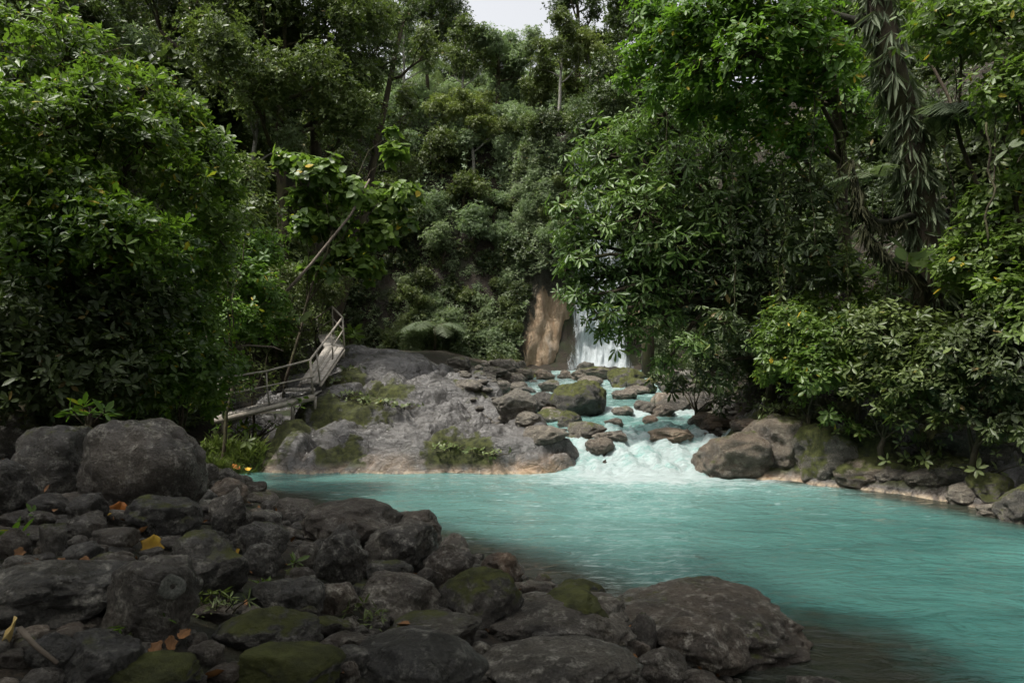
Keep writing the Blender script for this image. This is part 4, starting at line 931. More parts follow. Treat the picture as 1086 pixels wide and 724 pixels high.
# --- fronds
def frond(m, base, d, L, droopk=.9, W=.22, n=26, seed=0, rnds=None):
    """one fern frond: arching rachis with narrow pinnae"""
    r = np.random.RandomState(seed); d = unit(np.asarray(d, float)); t = np.linspace(0, 1, n)
    pts = np.asarray(base) + L*(t[:, None]*d) + np.array([0, 0, -1])*(L*droopk*.5*t**2.2)[:, None]
    tan = unit(np.gradient(pts, axis=0)); side = unit(np.cross(tan, [0, 0, 1.])); up = np.cross(side, tan)
    wv = W*L*np.sin(math.pi*np.clip(t*.92+.06, 0, 1))**.7
    Vs, Fs, k = [], [], 0
    for i in range(2, n):
        for s in (-1, 1):
            ax = unit(side[i]*s + tan[i]*.45 - up[i]*.25 + .05*r.normal(size=3)); l = wv[i]*2; b = pts[i]; h = tan[i]*L/n*.42
            Vs += [b-h, b+ax*l*.5-h*.9-up[i]*l*.03, b+ax*l-up[i]*l*.14, b+ax*l*.5+h*.9-up[i]*l*.03, b+h]; Fs += [(k, k+1, k+3), (k, k+3, k+4), (k+1, k+2, k+3)]; k += 5
    return np.array(Vs), np.array(Fs), pts
def fern(name, base, n, L, label, cat='fern', trunk_h=0, seed=0, up=.6, droopk=1.0, W=.2, az0=0, az=(0, 6.283), mat='leafF', group=None, trunk_r=.06):
    base = np.asarray(base, float); t = empty(name, base); r = random.Random(seed); top = np.array([0, 0, trunk_h])
    if trunk_h:
        m = MB(); m.tube([[0, 0, -.2], [.03, 0, trunk_h*.5], top], [trunk_r*1.3, trunk_r, trunk_r*.9], 8); obj('trunk', m.mesh('trunk', M['bark']), t)
    for k in range(n):
        a = az[0] + (az[1]-az[0])*(k+.5)/n + r.uniform(-.15, .15); e = up*r.uniform(.6, 1.3)
        V, F, pts = frond(None, top, (math.cos(a), math.sin(a), e), L*r.uniform(.8, 1.15), droopk, W, 26, seed*50+k)
        f = obj('frond', mk_mesh('frond', V, F, M[mat], False, {'rnd': np.full(len(V), r.random()*.9)}), t)
        m = MB(); m.tube(pts[::3], np.linspace(.014, .003, len(pts[::3])), 4, False); obj('rachis', m.mesh('rachis', M['bark']), f)
    return tag(t, label, cat, group)
fern('fern', P(985, 124, 11.6), 11, 1.2, 'grey feathery fern fan sprouting from the strap-leaved trunk', seed=3, up=.42, droopk=1.25, W=.22, az=(-1.9, .9))
fern('fern', P(930, 190, 11.7), 5, .8, 'smaller pale fern left of the strap-leaved trunk', seed=4, up=.5, droopk=.9, W=.16, az=(2.4, 4.6))
fern('fern', gnd(1100, 330, 10.4, .1, .1) + [0, 0, .5], 7, .9, 'light green fern jutting in at the right edge', 'fern', seed=5, up=.7, droopk=.8, W=.17, az=(2.2, 4.6), trunk_h=max(.2, P(1100, 290, 10.4)[2]-gnd(1100,330,10.4)[2]-.5), mat='leafF')
fern('tree_fern', gnd(455, 300, 33, 0, 2.5), 9, 2.2, 'drooping tree fern in the dark gap left of the overgrown cliff', 'fern', trunk_h=1.2, seed=6, up=.5, droopk=1.2, W=.16)

# --- mossy trunk hung with strap leaves
def epiphyte_tree():
    b = gnd(985, 330, 12.2, .1, .6); t = empty('epiphyte_tree', b); top = P(925, -30, 12.0) - b; mid = P(972, 180, 12.2) - b; lowm = P(985, 300, 12.3) - b
    m = MB(); pts = np.array([[0, 0, -.4], lowm, mid, P(950, 90, 12.1)-b, top]); tt = np.linspace(0, 4, 22); path = np.stack([np.interp(tt, range(5), pts[:, k]) for k in range(3)], 1)
    path += .05*np.stack([pn(tt*1.7, 1.), pn(tt*1.7, 5.), 0*tt], 1)*3
    m.tube(path, np.linspace(.30, .20, 22)*(1+.15*pn(tt*3, 2.)), 12)
    obj('trunk', m.mesh('trunk', M['bark']), t)
    r = np.random.RandomState(8); n = 620; k = r.randint(2, 22, n); a = r.uniform(0, 6.3, n); out = np.stack([np.cos(a), np.sin(a), 0*a], 1)
    C = path[k] + out*.22 + r.normal(size=(n, 3))*[.03, .03, .12]
    V, F, rn = make_leaves(C, out*.8 + [0, 0, -.5] + .35*r.normal(size=(n, 3)), r, 4, 38, 22, .33, .12, 1.1, _tmpl(True, shape='oval', curl=.25), .4)
    obj('strap_leaves', mk_mesh('strap_leaves', V, F, M['leafF'], False, {'rnd': rn*.8}), t)
    # mossy limbs
    for pix, rr in (([(935, 20, 12.2), (880, 22, 12.6), (820, 34, 12.9), (770, 62, 12.6), (735, 66, 12.6)], .09), ([(940, 40, 12.2), (850, -2, 12.4), (800, 14, 12.4), (782, 66, 12.3)], .08),
                    ([(972, 230, 12.2), (930, 235, 11.6), (912, 215, 11.4), (905, 170, 11.4)], .05), ([(980, 300, 12), (940, 270, 11.5), (915, 240, 11.4)], .035)):
        m = MB(); q = np.array([P(*p)-b for p in pix]); s = np.linspace(0, len(q)-1, 16); pp = np.stack([np.interp(s, range(len(q)), q[:, c]) for c in range(3)], 1)
        pp += .06*np.stack([pn(s*2, 3.+rr*50), pn(s*2, 9.), pn(s*2, 14.)], 1); m.tube(pp, np.linspace(rr, rr*.35, 16)*(1+.3*pn(s*4, 1.)), 8)
        br = obj('branch', m.mesh('branch', M['darkbark']), t)
        n = 130; kk = r.randint(0, 16, n); C = pp[kk] + r.normal(size=(n, 3))*.03
        V, F, rn = make_leaves(C, np.tile([0, 0, -1.], (n, 1)) + .3*r.normal(size=(n, 3)), r, 5, 22, 12, .20, .10, .8, _tmpl(False), .6)
        obj('hanging_moss', mk_mesh('hanging_moss', V, F, M['moss_hang'], False, {'rnd': rn}), br)['kind'] = 'stuff'
    return tag(t, 'leaning mossy trunk draped with long strap leaves on the right', 'tree')
M['moss_hang'] = leaf_mat('hanging_moss', (.014, .015, .005), (.045, .046, .014), None, .9, .2)
epiphyte_tree()
# hanging vines
def vine(u, v0, v1, Y, label, r=.012, sway=.15, seed=0):
    a, c = P(u, v0, Y), P(u+2, v1, Y); s = np.linspace(0, 1, 14); pts = a + (c-a)*s[:, None] + sway*np.stack([pn(s*3, seed+.5), pn(s*3, seed+7.5), 0*s], 1)*np.sin(math.pi*s)[:, None]
    m = MB(); m.tube(pts, r, 6); return tag(obj('vine', m.mesh('vine', M['bark'])), label, 'vine', 'vines hanging on the right bank')
vine(911, 430, 506, 12.35, 'thin straight aerial root standing at the pool edge on the right', .014, .02, 1)
vine(735, 360, 440, 15.5, 'thin vine hanging in the dark hollow below the overhanging tree', .010, .1, 2)
vine(705, 80, 175, 14.6, 'long thin vine hanging in front of the light green treetop', .010, .1, 3)
vine(830, 280, 385, 12.9, 'pale vine stem rising from the bright bush on the right bank', .012, .2, 4)
vine(1046, 130, 260, 9.4, 'brown vine crossing the ferns near the right edge', .014, .25, 5)
#==PART4==

# ---------------------------------------------------------------- far forest
rf = random.Random(17)
def unit_lobes(seed, n=17, rr=(.15, .44), zs=.8, tall=1.0):
    r = random.Random(seed); out = []
    while len(out) < n:
        p = np.array([r.uniform(-1, 1), r.uniform(-1, 1), r.uniform(-1, 1)])
        if np.linalg.norm(p) > 1: continue
        out.append((p*[.68, .68, .62*zs*tall], r.uniform(*rr)))
    return out
PROTO = {}
for i in range(5): PROTO['G', i] = crown_mesh('crown', unit_lobes(300+i), 'G', 300+i, dens=1.0)[0]
for i in range(3): PROTO['B', i] = crown_mesh('crown', unit_lobes(320+i), 'B', 320+i, dens=1.0)[0]
for i in range(2): PROTO['T', i] = crown_mesh('crown', unit_lobes(340+i, 11), 'T', 340+i, flat=.6)[0]
for i in range(2): PROTO['D', i] = crown_mesh('crown', unit_lobes(350+i), 'B', 350+i, dens=1.1, mat='leafD', L=.10)[0]
for i in range(2): PROTO['L', i] = crown_mesh('crown', unit_lobes(360+i), 'A2', 360+i, L=.13, D=46, near=False, mat='leafD')[0]
def stem_mesh(seed, h=1.0):
    r = random.Random(seed); m = MB(); p = [np.array([.12*r.uniform(-1, 1)*t, .12*r.uniform(-1, 1)*t, h*(t-1)-.1]) for t in np.linspace(0, 1, 6)]
    m.tube(p, np.linspace(.055, .035, 6), 7)
    for k in range(7):
        a = r.uniform(0, 6.3); e = np.array([math.cos(a)*.6, math.sin(a)*.6, r.uniform(-.1, .5)]); m.tube([p[-1], e*.5+[0, 0, .05], e], [.03, .018, .008], 5)
    return m.mesh('stem', M['bark'])
STEMS = [stem_mesh(400+i, 1.3) for i in range(4)]
FAR = []
def far_plant(x, y, R, kind, lift=.75, var=None, zs=1.0, name='leafy_shrub', part='stem'):
    z = Hs(x, y); keys = [k for k in PROTO if k[0] == kind]; key = keys[rf.randrange(len(keys))]
    t = empty(name, (x, y, z)); c = obj('crown', PROTO[key], t); c.location = (0, 0, R*lift); c.scale = (R, R, R*zs*rf.uniform(.85, 1.15)); c.rotation_euler = (0, 0, rf.uniform(0, 6.28))
    s = obj(part, STEMS[rf.randrange(4)], t); s.location = (0, 0, R*lift); s.scale = (R, R, max(R*.3, R*lift/1.3)); s.rotation_euler = (0, 0, rf.uniform(0, 6.28))
    u, v, _ = proj((x, y, z + R*lift)); FAR.append((t, u, v, kind, name)); return t
def scatter(n, xr, yr, Rr, kinds, sp, cond, lift=.7, zs=1.0, tries=6000, sink=0):
    done = []; q_ = np.random.RandomState(rf.randrange(1 << 30)); X_, Y_ = q_.uniform(*xr, tries), q_.uniform(*yr, tries); S_ = sdf_poly(X_, Y_, VALLEY); Z_ = H(X_, Y_)
    for x, y, sd0, z in zip(X_.tolist(), Y_.tolist(), S_.tolist(), Z_.tolist()):
        if len(done) >= n: break
        R = rf.uniform(*Rr)
        if sd0 < R*.35: continue
        if any((x-a)**2 + (y-b)**2 + (z-c)**2 < (sp*(R+r2))**2 for a, b, c, r2 in done): continue
        u, v, d = proj((x, y, z + R*lift)); rp = R*F_PX/d
        if not cond(u, v, d, rp, x, y, z): continue
        done.append((x, y, z, R)); far_plant(x, y, R, rf.choice(kinds), lift, zs=zs)
    return done
inf = lambda u, v, d, rp: -rp*.5 < u < 1086+rp*.5 and -rp*.4 < v
# overgrown cliff face: bushes hung on the steep back wall
cl = []
for _ in range(30000):
    if len(cl) >= 260: break
    x = rf.uniform(-12, 10); z = rf.uniform(2.0, 16); R = rf.uniform(.75, 1.5)
    if x > .5 + .12*(z-2) - R*.3 and z < 8.5 and x < 7.5: continue
    y = float(cliffy(x, z)) - .25
    if any((x-a)**2 + (z-b)**2 < (.34*(R+q))**2 for a, b, q in cl): continue
    cl.append((x, z, R)); kind = rf.choice('GGGBBD' if x > -5 else 'DDBG')
    keys = [k for k in PROTO if k[0] == kind]; t = empty('cliff_bush', (x, y+.3, z-.3)); c = obj('crown', PROTO[keys[rf.randrange(len(keys))]], t)
    c.scale = (R, R*.8, R); c.location = (0, -.3, .3); c.rotation_euler = (0, 0, rf.uniform(0, 6.28)); m_ = obj('stem', STEMS[rf.randrange(4)], t); m_.scale = (R, R, R*.35); m_.location = (0, -.1, .25)
    u, v, _ = proj((x, y-.3, z)); FAR.append((t, u, v, kind, 'cliff_bush'))
# buttress of growth left of the falls, nearer
scatter(14, (-4.5, .3), (32.5, 36.5), (.8, 1.3), 'GBB', .45, lambda u, v, d, rp, x, y, z: True) if False else None
# plateau forest
scatter(110, (-16, 18), (38.5, 54), (1.3, 2.3), 'GGGBT', .50, lambda u, v, d, rp, x, y, z: inf(u, v, d, rp) and u < 760 and (v - rp > 30 + 12*math.sin(u*.09) or not 495 < u < 670), .85)
scatter(40, (-24, 24), (52, 68), (1.8, 3.0), 'GGBT', .50, lambda u, v, d, rp, x, y, z: inf(u, v, d, rp) and 330 < u < 720 and v-rp > (38 + 14*math.sin(u*.07) if 495 < u < 665 else 5), .9)
# left slope
scatter(46, (-32, -6), (15, 37), (1.2, 2.2), 'DDBBL', .50, lambda u, v, d, rp, x, y, z: inf(u, v, d, rp) and u < 430, .75)
scatter(34, (-16, -7), (7, 16), (.8, 1.4), 'DDL', .50, lambda u, v, d, rp, x, y, z: inf(u, v, d, rp) and u < 330, .7)
scatter(24, (-46, -12), (24, 46), (2.4, 3.6), 'DBG', .50, lambda u, v, d, rp, x, y, z: inf(u, v, d, rp) and u < 420, 1.1)
# right slope
scatter(40, (5, 20), (11, 36), (1.1, 2.0), 'DDL', .50, lambda u, v, d, rp, x, y, z: inf(u, v, d, rp) and u > 700, .7)
scatter(18, (5.0, 9.5), (16, 34), (.5, .9), 'DDL', .5, lambda u, v, d, rp, x, y, z: u > 640, .6)
scatter(22, (8.5, 16), (5, 14), (.8, 1.3), 'DL', .50, lambda u, v, d, rp, x, y, z: inf(u, v, d, rp) and u > 840, .7)
scatter(16, (14, 36), (20, 46), (2.2, 3.4), 'DB', .50, lambda u, v, d, rp, x, y, z: inf(u, v, d, rp) and u > 690, 1.0)

# tall branching trees
def branchy(name, base, H_, seed, r0, spread, sparse, leafstyle, label, lean=(0, 0), ndepth=3, clump=.5, mat=None, L=.14, first=.45, up=.35, D=14):
    r = random.Random(seed); base = np.asarray(base, float); t = empty(name, base); m = MB(); tips = []
    n = 9; tr = [np.array([lean[0]*q + .25*pn(q*3, seed+.3)*H_*.10, lean[1]*q + .25*pn(q*3, seed+5.3)*H_*.10, H_*q]) for q in np.linspace(0, 1, n)]
    tr = [np.array([float(a) for a in p]) for p in tr]; tr[0][2] -= .3
    m.tube(tr, np.linspace(r0, r0*.3, n), 9); tips.append(tr[-1])
    def br(p, d, ln, rad, dep):
        pts = [p]; q = p.copy(); dd = d.copy()
        for k in range(4):
            dd = unit(dd + np.array([r.uniform(-.35, .35), r.uniform(-.35, .35), r.uniform(-.15, .3)])); q = q + dd*ln/4; pts.append(q.copy())
        m.tube(pts, np.linspace(rad, rad*.5, 5), 6 if dep > 1 else 4); tips.append(q); 
        if dep < 2: tips.append(pts[2])
        if dep > 0:
            for k in range(r.choice((2, 3))): br(pts[r.randrange(2, 5)], unit(dd + np.array([r.uniform(-1, 1), r.uniform(-1, 1), r.uniform(-.3, .7)])), ln*.6, rad*.5, dep-1)
    for k in range(sparse):
        q = first + (1-first)*(k+.5)/sparse; p = tr[0]*0 + np.array([np.interp(q, np.linspace(0, 1, n), [a[c] for a in tr]) for c in range(3)]); a = k*2.4 + r.uniform(-.4, .4)
        br(p, unit(np.array([math.cos(a), math.sin(a), up])), spread*(1.15-q*.6), r0*(.55-.35*q), ndepth-1)
    obj('trunk', m.mesh('trunk', M['bark']), t)
    lob = [(p, clump*r.uniform(.6, 1.3)) for p in tips]
    me, _ = crown_mesh('crown', lob, leafstyle, seed, .7, 1.0, L=L, D=D, near=False, **({'mat': mat} if mat else {})); obj('crown', me, t)
    return tag(t, label, 'tree')
branchy('mossy_tree', gnd(338, 250, 27), P(338, -40, 27)[2]-Hs(P(338,250,27)[0], 27), 51, .34, 3.6, 11, 'B', 'tall mossy tree whose upright trunk stands left of the sky gaps', mat='leafD', first=.5)
branchy('mossy_tree', gnd(352, 230, 29), P(420, 20, 29)[2]-Hs(P(352,230,29)[0], 29), 52, .26, 3.0, 8, 'B', 'mossy tree leaning right with a dark forked limb against the sky', lean=(3.0, 0), first=.4, clump=.45)
branchy('mossy_tree', gnd(215, 200, 26), P(215, -60, 26)[2]-Hs(P(215,200,26)[0], 26), 53, .30, 4.0, 12, 'B', 'tall dark tree behind the glossy left tree', mat='leafD', first=.3, clump=.7)
branchy('skyline_tree', gnd(455, 60, 54), P(452, 5, 54)[2]-Hs(P(455,60,54)[0], 54), 54, .40, 3.4, 12, 'G', 'dark spreading tree on the skyline left of the open sky', mat='leafD', first=.25, clump=.8, L=.2)
branchy('skyline_tree', gnd(612, 60, 52), P(608, 0, 52)[2]-Hs(P(612,60,52)[0], 52), 55, .34, 2.6, 10, 'G', 'thin ragged tree on the skyline under the open sky', mat='leafD', first=.3, clump=.45, L=.2, up=.6)
branchy('skyline_tree', gnd(655, 80, 50), P(655, 45, 50)[2]-Hs(P(655,80,50)[0], 50), 56, .3, 2.4, 8, 'G', 'bare-limbed tree on the skyline beside the right-hand crowns', mat='leafB', first=.3, clump=.5, L=.2, up=.5)
branchy('broadleaf_tree', gnd(690, 150, 30, 0, 0), P(690, 5, 30)[2]-Hs(P(690,150,30)[0], 30), 58, .3, 3.0, 11, 'B', 'dark crown leaning over the right end of the open sky', mat='leafD', first=.4, clump=.8)
branchy('mossy_tree', gnd(528, 140, 44), P(530, 60, 44)[2]-Hs(P(528,140,44)[0], 44), 59, .25, 2.2, 10, 'T', 'round-crowned tree with a bare dark stem above the overgrown cliff', mat='leafG', first=.6, clump=.55, up=.5)
branchy('broadleaf_tree', gnd(300, 160, 24), P(290, -20, 24)[2]-Hs(P(300,160,24)[0], 24), 60, .22, 3.0, 12, 'B', 'dense tree left of the mossy upright trunk', first=.25, clump=.8)
M['palebark'] = plain('pale_bark', (.10, .095, .08), (.26, .25, .21), 14, .8, bumpd=.03)
for k_, (u, v, Y, h_, sp_, lab) in enumerate(((428, 120, 42, 6.5, 1.8, 'slender pale-stemmed tree left of the skyline palm'), (485, 115, 43, 6, 1.8, 'slender pale-stemmed tree right of the skyline palm'),
        (505, 175, 40, 5, 1.5, 'short pale-stemmed tree in the middle of the far slope'), (562, 125, 44, 4.2, 1.6, 'slender pale-stemmed tree right of the round-crowned one'), (590, 150, 41, 5.5, 1.6, 'slender pale-stemmed tree above the orange rock'), (632, 125, 42, 3.8, 1.5, 'slender pale-stemmed tree above the waterfall'), (270, 170, 24, 6.5, 1.7, 'pale-stemmed tree behind the glossy left tree'))):
    b_ = gnd(u, v, Y); b_[2] = max(b_[2], P(u, v, Y)[2]-3) if False else b_[2]
    t_ = branchy('slender_tree', b_, h_, 70+k_, .13, sp_, 8, 'GBT'[k_ % 3], lab, lean=(.6*math.sin(k_*2.1), 0), first=.45, clump=.42, L=.13, up=.7, D=9)
    next(c for c in t_.children if c.name.startswith('trunk')).data.materials[0] = M['palebark']; t_['group'] = 'slender trees on the far slope'
# palm
def palm():
    b = gnd(452, 130, 46); t = empty('palm_tree', b); h = P(452, 66, 46)[2]-b[2]; m = MB(); m.tube([[0, 0, -.3], [.1, 0, h*.5], [0, 0, h]], [.16, .13, .10], 8); obj('trunk', m.mesh('trunk', M['bark']), t)
    for k in range(11):
        a = k*.571; V, F, pts = frond(None, (0, 0, h), (math.cos(a), math.sin(a), .55 if k % 2 else .2), 2.3, 1.1, .14, 22, 900+k); obj('frond', mk_mesh('frond', V, F, M['leafF'], False, {'rnd': np.full(len(V), .6)}), t)
    tag(t, 'pale palm with arching fronds near the skyline', 'palm')
palm()

# creeping growth that covers cliff and slopes as one mass
def creeper(name, P_, Nn, L, mat, seed, n=5):
    r = np.random.RandomState(seed); A = Nn + [0, 0, .5] + .5*r.normal(size=P_.shape)
    V, F, rn = make_leaves(P_, A, r, n, 62, 16, L, .46, .15, _tmpl(False)); tag(obj(name, mk_mesh(name, V, F, M[mat], False, {'rnd': rn})), kind='stuff')
def hill_norm(x, y):
    e = .3; nx = -(Hq(x+e, y)-Hq(x-e, y))/(2*e); ny = -(Hq(x, y+e)-Hq(x, y-e))/(2*e); return unit(np.stack([nx, ny, np.ones_like(nx)], 1))
r_c = np.random.RandomState(31); n = 30000; x = r_c.uniform(-13, 13, n); z = r_c.uniform(1.9, 14.5, n)
bare = (x > .2 + .12*(z-2) + .5*pn(x, z, 1.)) & (z < 7.2 + .8*pn(x*.7, z*.7, 9.)) & (x < 7.4); x, z = x[~bare], z[~bare]
y = cliffy(x, z) - .08 - .35*np.abs(pn(x*.9, z*.9, 4.)) - r_c.uniform(0, .45, len(x))
creeper('creeper', np.stack([x, y, z], 1), np.tile([0, -.9, .4], (len(x), 1)), .15, 'leafG', 33)
def slope_cover(xr, yr, n, L, mat, seed, lo=.2, umin=-80, umax=1170, hgt=.5):
    r = np.random.RandomState(seed); x = r.uniform(*xr, n*3); y = r.uniform(*yr, n*3); sd = sdf_poly(x, y, VALLEY); u = CX + F_PX*x/np.maximum(y, .1)
    k = np.where((sd > lo) & (u > umin) & (u < umax) & (sd < 16))[0][:n]; x, y = x[k], y[k]; Nn = hill_norm(x, y); h = (.08 + hgt*np.clip(.5+pn(x*.5, y*.5, 3.), 0, 1.2)*r.uniform(0, 1, len(x)))[:, None]
    creeper('undergrowth', np.stack([x, y, Hq(x, y)], 1) + Nn*h, Nn, L, mat, seed)
slope_cover((-26, -5), (14, 37), 16000, .14, 'leafB', 41); slope_cover((-14, -6), (6, 16), 9000, .11, 'leafD', 42)
slope_cover((4.5, 24), (14, 37), 13000, .14, 'leafD', 43, .05); slope_cover((7, 15), (4, 15), 9000, .11, 'leafB', 44, .1)
slope_cover((-18, 20), (38, 52), 14000, .18, 'leafG', 45, 2.5, hgt=1.2)

# labels of the many bushes, told apart by where they stand
def zone(u, v, name):
    if name == 'cliff_bush':
        c = 'left of the dark cliff gap' if u < 390 else 'on the cliff middle' if u < 500 else 'left of the orange rock' if u < 580 else 'above the waterfall'
        rr = 'at the foot' if v > 330 else 'low' if v > 275 else 'half way up' if v > 220 else 'high up' if v > 165 else 'at the cliff top'
        return f'{rr}, {c}'
    cols = [(130, 'above the glossy left tree'), (250, 'behind the glossy left tree'), (330, 'left of the mossy upright trunk'), (420, 'behind the leaning yellow-green tree'), (500, 'below the skyline palm'), (580, 'above the overgrown cliff'), (680, 'over the waterfall'), (820, 'behind the overhanging tree'), (950, 'behind the right bank bushes'), (2000, 'behind the ferns on the right')]
    c = next(n for lim, n in cols if u < lim)
    rr = 'at the skyline' if v < 60 else 'near the top' if v < 120 else 'high' if v < 190 else 'in mid slope' if v < 270 else 'low' if v < 340 else 'at ground level'
    return f'{rr} {c}'
ADJ = {'G': 'grey-green', 'B': 'green fine-leaved', 'T': 'light yellow-green', 'D': 'dark dull-green', 'L': 'dark broad-leaved'}
Zs = {}
for f in FAR: Zs.setdefault((ADJ[f[3]], zone(f[1], f[2], f[4]), f[4]), []).append(f)
for (adj, z, nm), fs in Zs.items():
    fs.sort(key=lambda f: f[1])
    for k, f in enumerate(fs):
        o = '' if len(fs) == 1 else f', {ORD[min(k, 19)]} from left'
        tag(f[0], ' '.join(f'{adj} bush {z}{o}'.split()[:16]), 'bush', 'bushes covering the cliff' if nm == 'cliff_bush' else 'bushes and crowns covering the slopes')

# ---------------------------------------------------------------- small plants and fallen leaves
def plantlet(u, v, s, label, cat='plant', nl=6, n=6, mat='leafA', L=.09, W=.4, th0=60, Y=None, name='seedling', seed=0, spread=.08, shape='oval', droop=.15, h=.10):
    p = ghit(u, v) if Y is None else P(u, v, Y); r = np.random.RandomState(seed+int(u)); t = empty(name, p)
    C = np.stack([r.normal(0, spread, n), r.normal(0, spread, n), r.uniform(.3, 1.2, n)*h], 1)*s
    V, F, rn = make_leaves(C, np.stack([C[:, 0]*3, C[:, 1]*3, np.full(n, .5*s)], 1), r, nl, th0, 12, L*s, W, droop, _tmpl(True, shape=shape), .3)
    obj('leaves', mk_mesh('leaves', V, F, M[mat], False, {'rnd': rn}), t)
    m = MB()
    for c in C: m.tube([[c[0]*.3, c[1]*.3, -.04], c*[.7, .7, .6], c], [.005*s, .004*s, .003*s], 4, False)
    obj('stem', m.mesh('stem', M['bark']), t); return tag(t, label, cat)
plantlet(94, 446, 1.6, 'small leafy plant on top of the flat boulder beside the largest boulder', n=9, mat='leafL', Y=7.3)
plantlet(14, 562, 1.0, 'bright green four-leaved seedling at the left edge', n=1, nl=5, L=.13, mat='leafL')
plantlet(30, 585, 1.0, 'tiny yellow-green sprig below the four-leaved seedling', n=3, nl=4, mat='leafL')
plantlet(225, 655, 1.0, 'clump of narrow dark leaves right of the lichen-ringed boulder', n=22, nl=6, mat='leafB', L=.05, W=.22, spread=.07)
plantlet(216, 630, 1.0, 'small sprig climbing beside the lichen-ringed boulder', n=9, nl=7, L=.07, W=.22)
plantlet(174, 670, 1.0, 'starry green plant in front of the lichen-ringed boulder', n=3, nl=8, L=.10, W=.16)
plantlet(145, 688, .9, 'dark little plant at the foot of the lichen-ringed boulder', n=3, nl=6, W=.25)
plantlet(393, 660, .8, 'small green grass-like plant beside the banded light brown boulder', n=12, nl=7, L=.07, W=.18, mat='leafB')
plantlet(273, 632, .8, 'tiny sprig above the smooth grey oval rock', n=4, W=.25)
plantlet(118, 526, 1.2, 'low green sprig in front of the largest boulder', n=8, L=.06)
plantlet(310, 607, .8, 'tiny plant among stones left of the beige rock', n=4, W=.3)
plantlet(316, 436, 1.8, 'small broad-leaved plant under the walkway', n=4, nl=4, L=.12, W=.6, Y=15.6)
plantlet(372, 363, 2.6, 'small fern-like plant at the top end of the walkway', n=10, Y=19.4)
plantlet(268, 462, 2.6, 'yellow-green tuft of small leaves above the grass patch', n=22, L=.05, mat='leafL', spread=.14)
plantlet(250, 478, 2.4, 'leafy weed standing in the grass patch', n=14, L=.06, mat='leafB', spread=.14)
for k, (u, v) in enumerate(((500, 478), (520, 482), (478, 476), (385, 425), (410, 428), (430, 432), (365, 420), (350, 405), (368, 392))):
    plantlet(u, v, 1.7, f'low green tuft in the bedrock crevice, {ORD[k]} of the tufts', n=16, L=.045, mat='leafB', spread=.13, h=.05, name='moss_tuft', cat='tuft', seed=k, W=.5)
for k, (u, v) in enumerate(((1012, 498), (1040, 500), (990, 478), (950, 470), (900, 462), (870, 450), (845, 440), (930, 455), (1060, 480), (1080, 470), (820, 440), (970, 490))):
    plantlet(u, v, 2.0, f'leafy sprig on the right bank rocks, {ORD[min(k,9)] if k < 10 else ("eleventh" if k == 10 else "twelfth")} of the sprigs', n=12, L=.06, mat='leafB', spread=.14, h=.08, name='bank_sprig', cat='sprig', seed=k)
# big-leaved plants on the slope
for u, v, Y, s, lab in ((322, 290+60, 17.2, 3.0, 'broad grey-green leaves beside the walkway rail'), (1075, 170, 9.8, 1.1, 'large pale leaves of a climber near the right edge'), (960, 285, 11.4, 2.4, 'broad-leaved climber on the lower epiphyte trunk')):
    plantlet(u, v, s, lab, n=4, nl=4, L=.18, W=.5, mat='leafF', Y=Y, name='climber', spread=.10)
# grass patch by the shore
def grass(u, v, rx, n, seed):
    c = ghit(u, v); r = np.random.RandomState(seed); a = r.uniform(0, 6.3, n); q = np.sqrt(r.uniform(0, 1, n))*rx; x = c[0]+np.cos(a)*q; y = c[1]+np.sin(a)*q*.8; z = H(x, y)
    C = np.stack([x, y, z], 1); V, F, rn = make_leaves(C, np.tile([0, 0, 1.], (n, 1)) + .3*r.normal(size=(n, 3)), r, 4, 25, 12, .24, .05, -.1, _tmpl(True, curl=.4), .4)
    tag(obj('grass', mk_mesh('grass', V, F, M['leafB'], False, {'rnd': rn})), kind='stuff')
grass(245, 488, .62, 900, 3)
def fallen(u, v, s, mat, label, tilt=(.4, .2), name='fallen_leaf', seed=0, up=.02, Y=None, fold=.35):
    p = ghit(u, v) if Y is None else P(u, v, Y); r = np.random.RandomState(seed+int(u)*7); n = 9; a = np.linspace(-1, 1, n); b = np.linspace(0, 1, n)
    A, B = np.meshgrid(a, b); wd = (np.sin(math.pi*np.clip(B*.93+.05, 0, 1))**.6)*(.42 + .10*np.sin(B*14+A)); X = A*wd; Z = fold*np.abs(X)**1.3 + .10*pn(A*1.5+seed, B*2.5, 1.) + .22*B*B
    V = np.stack([X, B-.5, Z], -1).reshape(-1, 3)*s; i, j = np.meshgrid(np.arange(n-1), np.arange(n-1), indexing='ij'); F = np.stack([i*n+j, i*n+j+1, (i+1)*n+j+1, (i+1)*n+j], -1).reshape(-1, 4)
    o = obj(name, mk_mesh('leaf', V, F, M[mat])); o.location = p + np.array([0, 0, up]); o.rotation_euler = (tilt[0], tilt[1], r.uniform(-1, 1)); md = o.modifiers.new('s', 'SOLIDIFY'); md.thickness = .002
    return tag(o, label, 'leaf')
fallen(160, 584, .15, 'yellow', 'bright yellow dead leaf on the lichen-ringed boulder', (.9, .3))
fallen(125, 552, .22, 'orange', 'curled orange dead leaf in front of the largest boulder', (1.1, .2), fold=.8)
fallen(106, 553, .16, 'yellow', 'thin yellow leaf strip beside the curled orange leaf', (.1, 0), fold=.1)
fallen(12, 684, .16, 'pale', 'large pale yellow leaf at the lower left edge', (1.0, -.2))
fallen(251, 578+12, .07, 'yellow', 'tiny yellow leaf beside the broad dark mossy boulder', (.8, 0))
fallen(238, 548, .12, 'dead', 'rust-brown curled leaf under the angular wedge rock', (.7, .4), fold=.8)
fallen(432, 622, .18, 'orange', 'orange-brown dead leaf between boulders in the centre of the pile', (.5, .3))
